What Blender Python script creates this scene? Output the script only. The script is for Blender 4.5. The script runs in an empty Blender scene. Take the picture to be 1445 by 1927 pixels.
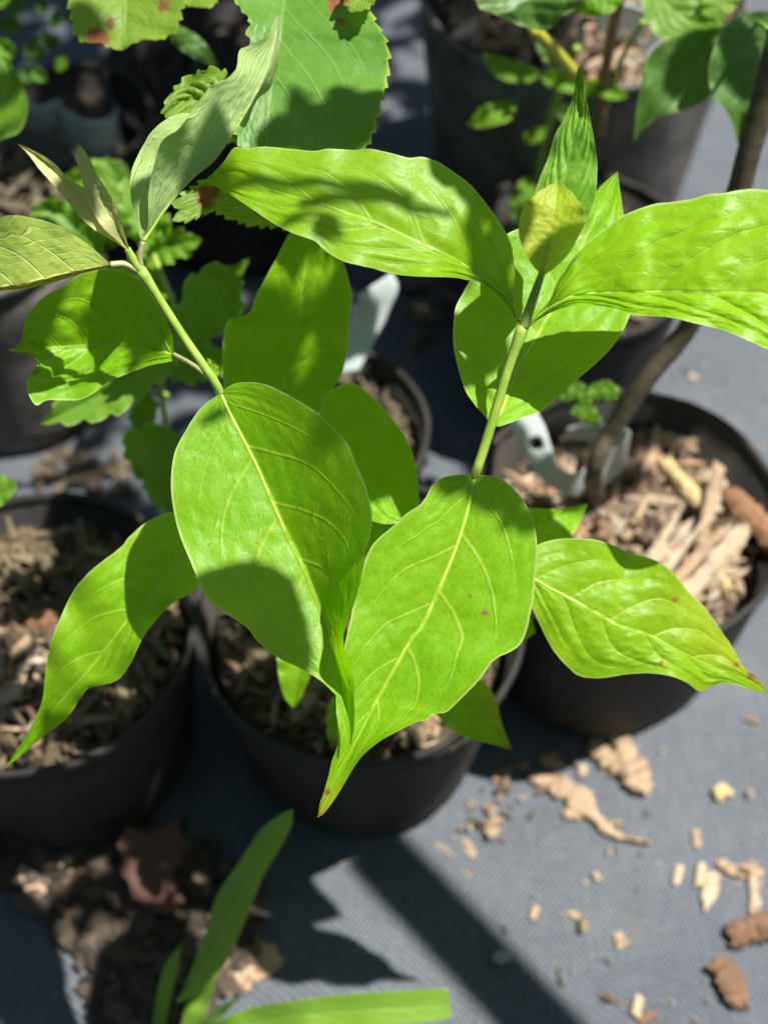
import bpy, bmesh, math, random
from mathutils import Vector, Matrix, noise
R = math.radians
rnd = random.Random(7)
sc = bpy.context.scene
C = sc.collection

# ------------------------------------------------------------------ camera
FPX = 2797.0            # focal length in photo pixels
CAMH = 0.85
PITCH = R(56)           # below the horizon
cam_d = bpy.data.cameras.new('camera')
cam = bpy.data.objects.new('camera', cam_d); C.objects.link(cam)
cam.location = (0, 0, CAMH)
cam.rotation_euler = (R(90) - PITCH, 0, 0)
cam_d.sensor_fit = 'VERTICAL'; cam_d.sensor_height = 24.0
cam_d.lens = 24.0 * FPX / 1927.0
cam_d.clip_start = 0.01; cam_d.clip_end = 100
cam_d.dof.use_dof = True
cam_d.dof.focus_distance = 0.525
cam_d.dof.aperture_fstop = 4.9
sc.camera = cam

# ------------------------------------------------------------------ sky, sun, exposure
SUN = Vector((0.40, 0.05, 1.0)).normalized()      # towards the sun
elev = math.asin(SUN.z); azim = math.atan2(SUN.x, SUN.y)
w = bpy.data.worlds.new("World"); sc.world = w; w.use_nodes = True
nt = w.node_tree
sky = nt.nodes.new('ShaderNodeTexSky'); sky.sky_type = 'NISHITA'; sky.sun_disc = False
sky.sun_elevation = elev; sky.sun_rotation = azim
nt.links.new(sky.outputs[0], nt.nodes['Background'].inputs[0])
nt.nodes['Background'].inputs[1].default_value = 0.050
sd = bpy.data.lights.new('sun', 'SUN'); so = bpy.data.objects.new('sun', sd); C.objects.link(so)
sd.energy = 5.0; sd.angle = R(0.53); sd.color = (1.0, 0.955, 0.88)
so.rotation_euler = SUN.to_track_quat('Z', 'Y').to_euler()
sc.view_settings.view_transform = 'Standard'; sc.view_settings.look = 'None'
sc.view_settings.gamma = 1.0
sc.view_settings.exposure = 1.0
sc.cycles.max_bounces = 6; sc.cycles.transmission_bounces = 4; sc.cycles.diffuse_bounces = 4
sc.cycles.use_denoising = True

# ------------------------------------------------------------------ points
SP, CP = math.sin(PITCH), math.cos(PITCH)
def ray(x, y):
    a = (x - 722.5) / FPX; b = (y - 963.5) / FPX
    return Vector((a, CP - b * SP, -SP - b * CP))
def cpt(x, y, d):                      # point seen at (x, y), d metres deep
    return Vector((0, 0, CAMH)) + ray(x, y) * d
def gpt(x, y, z=0.0):                  # point seen at (x, y) on the level z
    r = ray(x, y)
    return Vector((0, 0, CAMH)) + r * ((z - CAMH) / r.z)

# ------------------------------------------------------------------ objects
def tag(o, label=None, cat=None, group=None, kind=None):
    if label: o['label'] = label
    if cat: o['category'] = cat
    if group: o['group'] = group
    if kind: o['kind'] = kind
    return o
def empty(name, loc=(0, 0, 0)):
    o = bpy.data.objects.new(name, None); C.objects.link(o); o.location = loc
    o.empty_display_size = 0.02
    return o
def mesh_obj(name, verts, faces, mat, parent=None, smooth=True, origin=None):
    me = bpy.data.meshes.new(name)
    if parent is not None: origin = parent.matrix_world_loc if hasattr(parent, 'matrix_world_loc') else wloc(parent)
    if origin is None: origin = Vector((0, 0, 0))
    me.from_pydata([tuple(Vector(v) - origin) for v in verts], [], faces)
    me.materials.append(mat)
    if smooth: me.polygons.foreach_set('use_smooth', [True] * len(me.polygons))
    me.update()
    o = bpy.data.objects.new(name, me); C.objects.link(o)
    if parent is not None: o.parent = parent
    else: o.location = origin
    return o
def wloc(o):
    v = Vector(o.location)
    while o.parent is not None:
        o = o.parent; v += Vector(o.location)
    return v

# ------------------------------------------------------------------ node maths
class X:
    T = None
    def __init__(s, v): s.v = v
    def _op(s, op, *a, **k):
        n = X.T.nodes.new('ShaderNodeMath'); n.operation = op
        if k.get('clamp'): n.use_clamp = True
        for i, q in enumerate((s,) + a):
            q = q.v if isinstance(q, X) else q
            if isinstance(q, (int, float)): n.inputs[i].default_value = q
            else: X.T.links.new(q, n.inputs[i])
        return X(n.outputs[0])
    def __add__(s, o): return s._op('ADD', o)
    __radd__ = __add__
    def __mul__(s, o): return s._op('MULTIPLY', o)
    __rmul__ = __mul__
    def __sub__(s, o): return s._op('SUBTRACT', o)
    def __rsub__(s, o): return X(o)._op('SUBTRACT', s)
    def __truediv__(s, o): return s._op('DIVIDE', o)
    def __pow__(s, o): return s._op('POWER', o)
    def abs(s): return s._op('ABSOLUTE')
    def frac(s): return s._op('FRACT')
    def sin(s): return s._op('SINE')
    def gt(s, o): return s._op('GREATER_THAN', o)
    def lt(s, o): return s._op('LESS_THAN', o)
    def max(s, o): return s._op('MAXIMUM', o)
    def min(s, o): return s._op('MINIMUM', o)
    def ramp(s, a, b):                 # 0 at a, 1 at b, smooth
        n = X.T.nodes.new('ShaderNodeMapRange'); n.interpolation_type = 'SMOOTHSTEP'
        n.inputs[1].default_value = a; n.inputs[2].default_value = b
        if a > b:
            n.inputs[1].default_value = b; n.inputs[2].default_value = a
            n.inputs[3].default_value = 1; n.inputs[4].default_value = 0
        X.T.links.new(s.v, n.inputs[0]); return X(n.outputs[0])
def new_mat(name):
    m = bpy.data.materials.new(name); m.use_nodes = True
    X.T = m.node_tree
    return m, m.node_tree, m.node_tree.nodes['Principled BSDF'], m.node_tree.nodes['Material Output']
def node(t, **props):
    n = X.T.nodes.new(t)
    for k, v in props.items(): setattr(n, k, v)
    return n
def noise_tex(vec, scale, detail=2, rough=0.5, dist=0.0, which=0):
    n = node('ShaderNodeTexNoise')
    n.inputs['Scale'].default_value = scale; n.inputs['Detail'].default_value = detail
    n.inputs['Roughness'].default_value = rough; n.inputs['Distortion'].default_value = dist
    if vec is not None: X.T.links.new(vec, n.inputs['Vector'])
    return X(n.outputs[which])
def mixc(fac, a, b):
    n = node('ShaderNodeMix', data_type='RGBA')
    def put(q, i):
        q = q.v if isinstance(q, X) else q
        if isinstance(q, (int, float)): n.inputs[i].default_value = q
        elif isinstance(q, tuple): n.inputs[i].default_value = (*q, 1) if len(q) == 3 else q
        else: X.T.links.new(q, n.inputs[i])
    put(fac, 0); put(a, 6); put(b, 7)
    return n.outputs[2]
def bump(h, strength, dist, normal=None):
    n = node('ShaderNodeBump'); n.inputs['Strength'].default_value = strength
    n.inputs['Distance'].default_value = dist
    X.T.links.new(h.v, n.inputs['Height'])
    if normal is not None: X.T.links.new(normal, n.inputs['Normal'])
    return n.outputs[0]

LAST = [None]
def leaf_mat(name, col, col2, trans, vein=(0.30, 0.42, 0.10), NV=6.0, cc=0.24, kk=0.34, rough=0.36, tw=0.5,
             puff=0.0009, quilt=0.35, veinamt=0.55, spec=0.5, raised=False, parallel=False, edge=(0.5, 0.6, 0.2), blotch=(0.28, 0.06, 0.04),
             tert=1.0):
    LAST[0] = (NV, cc, kk)
    m, T, P, O = new_mat(name)
    uvn = node('ShaderNodeUVMap'); uvn.uv_map = 'UVMap'
    sep = node('ShaderNodeSeparateXYZ'); T.links.new(uvn.outputs[0], sep.inputs[0])
    geo = node('ShaderNodeTexCoord').outputs['Object']
    u = X(sep.outputs[0]); v = X(sep.outputs[1]) * 2 - 1
    wob = noise_tex(geo, 60, 3, 0.55) - 0.5
    wv = v.abs()
    side = v.gt(0)
    if parallel:
        tt = wv * 9.0
        fr = (tt.frac() - 0.5).abs()
        lat = (0.5 - fr).ramp(0.30, 0.02) * 0.9
        mid = wv.ramp(0.10, 0.03)
        t3 = lat * 0
        pf = fr * 0.3
        w_ok = 1.0
    else:
        u0 = u - wv * cc - (wv ** 4.0) * kk + wob * 0.018 + side * 0.035
        tt = u0 * NV - 0.12
        d = 0.5 - (tt.frac() - 0.5).abs()            # 0 on a lateral
        okm = (tt.gt(-0.5)) * (tt.lt(NV * 0.74))
        lat = d.ramp(0.055, 0.012) * okm * wv.ramp(0.86, 0.62)
        mid = wv.ramp(0.036, 0.012)
        # ladder of small veins between the laterals
        lad = (wv * 7.5 + u * 2.0 + tt.sin() * 0.6 + wob * 3.2)
        dl = 0.5 - (lad.frac() - 0.5).abs()
        t3 = dl.ramp(0.10, 0.02) * wv.ramp(0.05, 0.2) * tert
        pf = ((d * 2.0).min(1.0) ** 0.5) * wv.ramp(0.88, 0.6)
    vor = node('ShaderNodeTexVoronoi'); vor.feature = 'DISTANCE_TO_EDGE'; vor.inputs['Scale'].default_value = 430
    T.links.new(geo, vor.inputs['Vector'])
    cells = X(vor.outputs['Distance']).ramp(0.0, 0.25)
    vor2 = node('ShaderNodeTexVoronoi'); vor2.feature = 'SMOOTH_F1'; vor2.inputs['Scale'].default_value = 150
    T.links.new(geo, vor2.inputs['Vector'])
    quiltn = X(vor2.outputs['Distance'])
    big = noise_tex(geo, 22, 3, 0.6)
    fine = noise_tex(geo, 1500, 2, 0.6)
    mott = noise_tex(geo, 260, 3, 0.65)
    veinf = (lat * 0.75).max(mid).max(t3 * 0.13) * veinamt
    att = node('ShaderNodeAttribute'); att.attribute_name = 'blotch'
    att2 = node('ShaderNodeAttribute'); att2.attribute_name = 'yellow'
    bl = X(att.outputs['Fac']); yl = X(att2.outputs['Fac'])
    hue = (big * 0.75 + mott * 0.5 - 0.12)
    c0 = mixc(hue.ramp(0.2, 0.8), col, col2)
    c0 = mixc(cells.ramp(1.0, 0.0) * 0.09, c0, vein)
    c1 = mixc(veinf, c0, vein)
    c1 = mixc(wv.ramp(0.965, 0.992) * 0.75, c1, edge)
    spk = noise_tex(geo, 520, 2, 0.5)
    c1 = mixc(spk.ramp(0.70, 0.76) * 0.35, c1, (0.40, 0.34, 0.10))
    c1 = mixc(spk.ramp(0.29, 0.24) * 0.30, c1, tuple(q * .5 for q in col))
    c1 = mixc(yl, c1, (0.42, 0.36, 0.02))
    c1 = mixc(bl, c1, blotch)
    T.links.new(c1, P.inputs['Base Color'])
    rr = (mott - 0.5) * 0.25 + rough + bl * 0.2
    T.links.new(rr.v, P.inputs['Roughness'])
    P.inputs['Specular IOR Level'].default_value = spec
    tr = node('ShaderNodeBsdfTranslucent')
    tc = mixc(hue.ramp(0.2, 0.8), trans, tuple(q * 0.82 for q in trans))
    tc = mixc(lat.max(mid) * 0.45, tc, tuple(q * 0.6 for q in trans))
    tc = mixc(bl * 0.9, tc, (0.25, 0.05, 0.02))
    tc = mixc(yl * 0.8, tc, (0.7, 0.5, 0.02))
    T.links.new(tc, tr.inputs['Color'])
    h = (pf * 0.25 + (lat * 0.9) + t3 * 0.35) if raised else (pf * 1.0 - (lat * 0.35) - mid * 0.5 - t3 * min(quilt, .4) * 0.4)
    n1 = bump(h, 1.0, puff * 0.32)
    n2 = bump(quiltn * quilt + cells * 0.06, 0.8, 0.0005, n1)
    n3 = bump(fine, 0.25, 0.00006, n2)
    T.links.new(n3, P.inputs['Normal']); T.links.new(n2, tr.inputs['Normal'])
    ms = node('ShaderNodeMixShader'); ms.inputs[0].default_value = tw
    T.links.new(P.outputs[0], ms.inputs[1]); T.links.new(tr.outputs[0], ms.inputs[2])
    T.links.new(ms.outputs[0], O.inputs['Surface'])
    return m

class MD(dict):
    def __setitem__(s, k, v):
        dict.__setitem__(s, k, v); PAR[k] = LAST[0]
PAR = {}
M = MD()
M['dog'] = leaf_mat('dogwood_leaf', (0.120, 0.335, 0.002), (0.205, 0.43, 0.003), (0.50, 0.95, 0.001), vein=(0.52, 0.66, 0.08), tw=0.46, rough=0.46, spec=0.40, quilt=0.25)
M['dog_quilt'] = leaf_mat('dogwood_leaf_quilted', (0.17, 0.39, 0.003), (0.24, 0.46, 0.004), (0.56, 0.95, 0.001), vein=(0.45, 0.60, 0.08), spec=0.38, tw=0.42, rough=0.42, quilt=0.8, puff=0.0012)
M['dog_young'] = leaf_mat('dogwood_leaf_young', (0.13, 0.32, 0.02), (0.19, 0.40, 0.03), (0.42, 0.82, 0.02), vein=(0.36, 0.46, 0.16), tw=0.4, rough=0.5, quilt=0.7, NV=8)
M['dog_red'] = leaf_mat('dogwood_leaf_reddish', (0.32, 0.46, 0.02), (0.42, 0.42, 0.03), (0.85, 0.98, 0.02), vein=(0.50, 0.50, 0.10), tw=0.5, rough=0.5, quilt=0.3, puff=.0004, veinamt=.4, NV=8)
M['dog_under'] = leaf_mat('dogwood_leaf_underside', (0.34, 0.50, 0.16), (0.43, 0.58, 0.21), (0.52, 0.84, 0.09), vein=(0.66, 0.76, 0.42), tw=0.4, rough=0.6, quilt=0.5, puff=0.0007, spec=0.3, veinamt=0.8, raised=True, tert=2.5)
M['dog_bud'] = leaf_mat('dogwood_leaf_bud', (0.36, 0.46, 0.15), (0.50, 0.44, 0.20), (0.74, 0.80, 0.14), vein=(0.56, 0.62, 0.28), tw=0.4, rough=0.55, NV=9, puff=.0001, veinamt=.35, edge=(0.45, 0.16, 0.12))
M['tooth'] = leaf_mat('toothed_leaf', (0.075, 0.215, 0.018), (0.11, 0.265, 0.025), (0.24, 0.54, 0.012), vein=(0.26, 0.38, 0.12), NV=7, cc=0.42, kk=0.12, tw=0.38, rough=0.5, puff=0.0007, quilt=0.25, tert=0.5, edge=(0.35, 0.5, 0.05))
M['tooth_lit'] = leaf_mat('toothed_leaf_lit', (0.15, 0.29, 0.02), (0.20, 0.34, 0.03), (0.46, 0.72, 0.01), vein=(0.36, 0.48, 0.12), NV=7, cc=0.42, kk=0.12, tw=0.5, rough=0.5, puff=0.0012, quilt=1.0, edge=(0.35, 0.5, 0.05))  # toothed leaf again, with sunlit brightness put into its colours
M['dark'] = leaf_mat('dark_leaf', (0.07, 0.17, 0.03), (0.10, 0.21, 0.04), (0.16, 0.36, 0.02), vein=(0.14, 0.28, 0.07), NV=5, tw=0.4, rough=0.42)
M['bg'] = leaf_mat('background_leaf', (0.10, 0.24, 0.012), (0.14, 0.30, 0.016), (0.32, 0.66, 0.01), vein=(0.2, 0.36, 0.06), NV=6, cc=0.4, kk=0.15, tw=0.45, rough=0.5)
M['grass'] = leaf_mat('grass_blade', (0.18, 0.38, 0.03), (0.24, 0.44, 0.04), (0.46, 0.84, 0.03), vein=(0.28, 0.46, 0.09), parallel=True, tw=0.45, rough=0.45, puff=0.0008, quilt=0.0, veinamt=0.7)

def stem_mat(name, a, b, rough=0.5, scale=120, stretch=0.2):
    m, T, P, O = new_mat(name)
    geo = node('ShaderNodeTexCoord').outputs['Object']
    n1 = noise_tex(geo, scale, 4, 0.6); n2 = noise_tex(geo, scale * 8, 2, 0.6)
    T.links.new(mixc(n1.ramp(0.35, 0.65), a, b), P.inputs['Base Color'])
    P.inputs['Roughness'].default_value = rough
    T.links.new(bump(n1 + n2 * 0.4, 0.5, 0.0004), P.inputs['Normal'])
    return m
M['dog_under_olive'] = leaf_mat('dogwood_leaf_underside_olive', (0.30, 0.42, 0.06), (0.36, 0.48, 0.09), (0.58, 0.82, 0.03), vein=(0.66, 0.74, 0.30), tw=0.45, rough=0.6, quilt=0.4, puff=0.0006, spec=0.3, veinamt=1.0, raised=True, tert=1.4)
M['shade_leaves'] = leaf_mat('shade_caster_leaf', (0.05, 0.12, 0.02), (0.07, 0.15, 0.03), (0.08, 0.18, 0.01), tw=0.2, rough=0.6)  # for the added leaves that block sun and sky out of view
M['stem'] = stem_mat('green_stem', (0.20, 0.33, 0.03), (0.28, 0.40, 0.06), 0.45, 90)
M['rib'] = stem_mat('pale_midrib', (0.36, 0.52, 0.06), (0.44, 0.58, 0.09), 0.4, 90)
M['stem_pink'] = stem_mat('pink_stem', (0.33, 0.24, 0.13), (0.34, 0.36, 0.16), 0.45, 90)
M['stem_old'] = stem_mat('woody_stem', (0.10, 0.07, 0.04), (0.18, 0.14, 0.08), 0.7, 90)
M['bark'] = stem_mat('sapling_bark', (0.045, 0.036, 0.020), (0.085, 0.068, 0.038), 0.6, 160)
M['stem_red'] = stem_mat('reddish_stem', (0.24, 0.10, 0.05), (0.20, 0.16, 0.05), 0.6, 90)
M['stem_yellow'] = stem_mat('yellow_stem', (0.42, 0.40, 0.03), (0.36, 0.42, 0.04), 0.5, 90)

def plastic(name, a, b, rough, mot=18, mb=0.0006):
    m, T, P, O = new_mat(name)
    geo = node('ShaderNodeTexCoord').outputs['Object']
    n1 = noise_tex(geo, mot, 5, 0.7, 0.4); n2 = noise_tex(geo, 400, 3, 0.7)
    cc_ = mixc((n1 * 0.8 + n2 * 0.3).ramp(0.38, 0.72), a, b)
    if name == 'black_plastic':
        sz = node('ShaderNodeSeparateXYZ'); T.links.new(geo, sz.inputs[0])
        low = X(sz.outputs[2]).ramp(0.07, 0.0); n3 = noise_tex(geo, 70, 5, 0.75)
        cc_ = mixc((low * 0.35 + n3).ramp(0.70, 0.95) * 0.7, cc_, (0.085, 0.066, 0.048))
    T.links.new(cc_, P.inputs['Base Color'])
    T.links.new((n1 * 0.3 + rough).v, P.inputs['Roughness'])
    T.links.new(bump(n1 + n2 * 0.3, 0.6, mb), P.inputs['Normal'])
    return m
M['pot'] = plastic('black_plastic', (0.005, 0.005, 0.005), (0.030, 0.024, 0.018), 0.6, 34, .0012)
M['pot_dusty'] = plastic('dusty_grey_plastic', (0.045, 0.043, 0.040), (0.19, 0.17, 0.155), 0.5, 30, 0.0012)
M['stake'] = plastic('bamboo', (0.30, 0.22, 0.10), (0.38, 0.29, 0.14), 0.5)
M['tag'] = plastic('white_tag_plastic', (0.44, 0.50, 0.50), (0.56, 0.61, 0.61), 0.12, 12, 0.0002)

def chip_mat(name, ramp_cols, dark=1.0, scale=140):
    m, T, P, O = new_mat(name)
    g = node('ShaderNodeNewGeometry'); rp = node('ShaderNodeValToRGB')
    T.links.new(g.outputs['Random Per Island'], rp.inputs[0])
    el = rp.color_ramp.elements
    while len(el) < len(ramp_cols): el.new(0.5)
    for i, c in enumerate(ramp_cols):
        el[i].position = i / (len(ramp_cols) - 1); el[i].color = (*[q * dark for q in c], 1)
    tc = node('ShaderNodeTexCoord').outputs['Object']
    n1 = noise_tex(tc, scale, 4, 0.7, 0.5); n2 = noise_tex(tc, scale * 7, 3, 0.6)
    c = mixc((n1.ramp(0.42, 0.75)) * 0.55, rp.outputs[0], (0.07, 0.045, 0.03))
    T.links.new(c, P.inputs['Base Color']); P.inputs['Roughness'].default_value = 0.8
    T.links.new(bump(n1 + n2 * 0.7, 1.0, 0.0016), P.inputs['Normal'])
    return m
STRAW = [(0.05, 0.038, 0.02), (0.24, 0.19, 0.10), (0.10, 0.075, 0.04), (0.34, 0.28, 0.16), (0.15, 0.11, 0.055), (0.42, 0.34, 0.21), (0.07, 0.05, 0.028), (0.28, 0.20, 0.11), (0.40, 0.25, 0.14)]
WOOD = [(0.05, 0.032, 0.02), (0.10, 0.065, 0.04), (0.22, 0.14, 0.085), (0.44, 0.33, 0.22), (0.52, 0.40, 0.27), (0.34, 0.20, 0.11), (0.50, 0.42, 0.32), (0.16, 0.11, 0.07), (0.58, 0.50, 0.38), (0.46, 0.26, 0.14), (0.08, 0.05, 0.03)]
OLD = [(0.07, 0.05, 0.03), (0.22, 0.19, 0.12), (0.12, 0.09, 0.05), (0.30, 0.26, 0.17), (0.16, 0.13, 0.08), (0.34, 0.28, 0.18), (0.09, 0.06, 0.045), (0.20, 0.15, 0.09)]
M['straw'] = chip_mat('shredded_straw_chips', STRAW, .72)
M['litter'] = chip_mat('shade_toned_litter', [(0.022, 0.017, 0.013), (0.07, 0.05, 0.035), (0.035, 0.027, 0.02), (0.13, 0.10, 0.07), (0.05, 0.04, 0.03), (0.09, 0.06, 0.045)])  # tones lowered so the litter carries shade in its colour
M['chips'] = chip_mat('wood_chips', WOOD)
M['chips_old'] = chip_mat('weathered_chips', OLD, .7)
M['chip_tan'] = chip_mat('tan_chip', [(0.38, 0.26, 0.15), (0.46, 0.34, 0.22)])
M['chip_pale'] = chip_mat('pale_chip', [(0.48, 0.37, 0.24), (0.54, 0.44, 0.31)])
M['chip_yellow'] = chip_mat('yellow_chip', [(0.62, 0.45, 0.20), (0.66, 0.50, 0.24)])
M['chip_brown'] = chip_mat('bark_piece', [(0.20, 0.11, 0.06), (0.24, 0.14, 0.08)], 1, 200)
M['chip_orange'] = chip_mat('orange_chip', [(0.27, 0.125, 0.06), (0.33, 0.17, 0.085)])
M['chip_grey'] = chip_mat('grey_stone', [(0.36, 0.36, 0.34), (0.42, 0.42, 0.40)])
M['dead'] = chip_mat('dead_leaf', [(0.11, 0.055, 0.04), (0.10, 0.048, 0.036)], 1, 60)
M['dry'] = chip_mat('dry_leaf', [(0.38, 0.26, 0.16), (0.46, 0.33, 0.21)], 1, 90)
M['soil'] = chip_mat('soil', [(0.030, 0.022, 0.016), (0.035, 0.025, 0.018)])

def ground_mat():
    m, T, P, O = new_mat('weed_matting')
    tc = node('ShaderNodeTexCoord').outputs['Object']
    mp = node('ShaderNodeMapping'); mp.inputs['Rotation'].default_value = (0, 0, R(37)); T.links.new(tc, mp.inputs[0])
    sp = node('ShaderNodeSeparateXYZ'); T.links.new(mp.outputs[0], sp.inputs[0])
    a = X(sp.outputs[0]); b = X(sp.outputs[1])
    n0 = noise_tex(tc, 30, 4, 0.6); nf = noise_tex(tc, 900, 3, 0.6); nb = noise_tex(tc, 7, 4, 0.65)
    wx = ((a + n0 * 0.0015) * (2 * math.pi / 0.0026)).sin(); wy = ((b + n0 * 0.001) * (2 * math.pi / 0.0042)).sin()
    # long streaks of dust held in the threads
    mp2 = node('ShaderNodeMapping'); mp2.inputs['Rotation'].default_value = (0, 0, R(37)); mp2.inputs['Scale'].default_value = (500, 45, 1)
    T.links.new(tc, mp2.inputs[0]); st = noise_tex(mp2.outputs[0], 1.0, 3, 0.6)
    mp3 = node('ShaderNodeMapping'); mp3.inputs['Rotation'].default_value = (0, 0, R(37)); mp3.inputs['Scale'].default_value = (60, 420, 1)
    T.links.new(tc, mp3.inputs[0]); st2 = noise_tex(mp3.outputs[0], 1.0, 3, 0.6)
    f = wx * 0.17 + wy * 0.15 + st * 0.7 + st2 * 0.5 + nf * 0.25 + nb * 0.8
    c = mixc(f.ramp(0.85, 1.45), (0.036, 0.047, 0.062), (0.104, 0.119, 0.138))
    sp_ = noise_tex(tc, 240, 2, 0.5)
    c = mixc(sp_.ramp(0.70, 0.78) * 0.5, c, (0.36, 0.32, 0.28))
    dn = noise_tex(tc, 11, 6, 0.7)
    c = mixc(dn.ramp(0.56, 0.74) * 0.45, c, (0.15, 0.12, 0.095))
    T.links.new(c, P.inputs['Base Color']); P.inputs['Roughness'].default_value = 0.42
    P.inputs['Specular IOR Level'].default_value = 0.35
    T.links.new(bump(wx * 0.5 + wy * 0.5 + st * 0.6 + nf * 0.3 + nb * 3.0, 0.7, 0.0005), P.inputs['Normal'])
    return m
M['ground'] = ground_mat()

# ------------------------------------------------------------------ curves
def catmull(pts, n):
    P = [Vector(p) for p in pts]
    if len(P) == 2: P.insert(1, (P[0] + P[1]) / 2)
    d = []
    ext = [P[0] * 2 - P[1]] + P + [P[-1] * 2 - P[-2]]
    for i in range(1, len(ext) - 2):
        p0, p1, p2, p3 = ext[i - 1:i + 3]
        for k in range(14):
            t = k / 14
            d.append(0.5 * ((2 * p1) + (p2 - p0) * t + (2 * p0 - 5 * p1 + 4 * p2 - p3) * t * t + (3 * p1 - p0 - 3 * p2 + p3) * t ** 3))
    d.append(P[-1])
    L = [0.0]
    for i in range(1, len(d)): L.append(L[-1] + (d[i] - d[i - 1]).length)
    out = []; j = 0
    for i in range(n):
        s = L[-1] * i / (n - 1)
        while j < len(L) - 2 and L[j + 1] < s: j += 1
        seg = L[j + 1] - L[j]
        t = 0 if seg < 1e-9 else (s - L[j]) / seg
        out.append(d[j].lerp(d[j + 1], min(max(t, 0), 1)))
    return out
def lerpl(vals, u):
    if isinstance(vals, (int, float)): return vals
    if len(vals) == 1: return vals[0]
    x = u * (len(vals) - 1); i = min(int(x), len(vals) - 2); t = x - i
    t = t * t * (3 - 2 * t)
    return vals[i] * (1 - t) + vals[i + 1] * t
def sstep(a, b, x):
    t = min(max((x - a) / (b - a), 0), 1); return t * t * (3 - 2 * t)

# ------------------------------------------------------------------ leaves
def leaf(mid, le, re, dep, dl=-0.012, dr=-0.012, mat='dog', parent=None, nu=90, nv=20, puff=0.0010, ripple=0.002,
         teeth=0, tsize=5, bow=0.0, blotches=(), yellow=None, name='leaf', NV=None, cc=None, kk=None, tipred=0.0, seed=1, jag=0.8, droop=0.0, pucker=.0005, rib=0, ribmat='rib'):
    """mid/le/re: outline from base to tip; dep: depth along the midrib (m); dl/dr: depth added at each edge (m)"""
    base, tip = mid[0], mid[-1]
    NV, cc, kk = PAR.get(mat) or (6, .24, .34)
    A = catmull(mid, nu); Lp = catmull([base] + list(le) + [tip], nu); Rp = catmull([base] + list(re) + [tip], nu)
    vs = []; uv = []; bl = []; yl = []
    cols = 2 * nv + 1
    for i in range(nu):
        u = i / (nu - 1); a = A[i]
        dm = lerpl(dep, u)
        for j in range(cols):
            v = (j - nv) / nv; wv = abs(v)
            e = Lp[i] if v < 0 else Rp[i]
            # teeth and small unevenness of the margin
            if wv == 1.0 and 0 < i < nu - 1:
                dirv = (e - a); ln = max(dirv.length, 1e-6); dirv = dirv / ln
                if teeth:
                    ph = (u * teeth + 0.13 * math.sin(u * 40 + seed)) % 1.0
                    e = e + dirv * (tsize * (ph - 0.4)) * min(1, ln / 20)
                e = e + dirv * jag * noise.noise(Vector((u * 38, v * 5, seed)))
            p = a.lerp(e, wv)
            env = math.sin(math.pi * min(max(u, 0), 1)) ** 0.6 if 0 < u < 1 else 0
            off = (lerpl(dl, u) if v < 0 else lerpl(dr, u))
            d = dm + off * (wv ** 1.25) * env + bow * (wv ** 2) * env
            u0 = u - wv * cc - kk * wv ** 4 + (0.035 if v > 0 else 0)
            t = u0 * NV - 0.12
            dd = 0.5 - abs((t % 1.0) - 0.5)
            if -0.5 < t < NV * 0.78:
                d -= puff * (min(dd * 2, 1) ** 0.6) * env * (0.25 + 0.75 * sstep(0, 0.2, wv)) * (1 - 0.92 * sstep(0.55, .85, wv))
            d += ripple * (wv ** 2) * env * (noise.noise(Vector((u * 7 + seed * 3.1, (1 if v > 0 else -1) * 2.0, seed))) * 2.2 + 0.3 * math.sin(u * 31 + seed))
            if pucker:
                ds = noise.voronoi(Vector((u * 17 + v * 2, v * 6.5 * (1 if nv > 14 else .6), seed * 1.7)))[0]
                d -= pucker * min(1, (ds[1] - ds[0]) * 1.8) * env * (1 - sstep(.85, 1, wv))
            d += droop * u * u
            vs.append(cpt(p[0], p[1], d)); uv.append((u, v * 0.5 + 0.5))
            b = 0.0
            for (bx, by, br, *st) in blotches:
                el = st[0] if st else 1.0
                q = math.hypot((p[0] - bx) / el, (p[1] - by)) / br
                q += 0.55 * noise.noise(Vector((p[0] / (br * .6 + 3), p[1] / (br * .6 + 3), seed)))
                b = max(b, 1 - sstep(0.55, 1.05, q))
            if tipred: b = max(b, sstep(1 - tipred, 1.0, u) * 0.9)
            bl.append(b * 0.9)
            y = 0.0
            if yellow:
                y = yellow(u, v)
            yl.append(y)
    fs = []
    for i in range(nu - 1):
        for j in range(cols - 1):
            q = i * cols + j
            fs.append((q, q + 1, q + cols + 1, q + cols))
    o = mesh_obj(name, vs, fs, M[mat], parent)
    me = o.data
    ul = me.uv_layers.new(name='UVMap')
    for l in me.loops: ul.data[l.index].uv = uv[l.vertex_index]
    if rib:
        n_ = 50; Q = []
        for i in range(n_):
            u = 0.84 * i / (n_ - 1); a = A[min(int(round(u * (nu - 1))), nu - 1)]
            Q.append(cpt(a[0], a[1], lerpl(dep, u) + droop * u * u + .0001))
        tube('midrib', Q, [rib, rib * .75, rib * .5, rib * .18], ribmat, o, n=60, sides=8)
    at = me.attributes.new('blotch', 'FLOAT', 'POINT'); at.data.foreach_set('value', bl)
    at = me.attributes.new('yellow', 'FLOAT', 'POINT'); at.data.foreach_set('value', yl)
    return o

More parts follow.
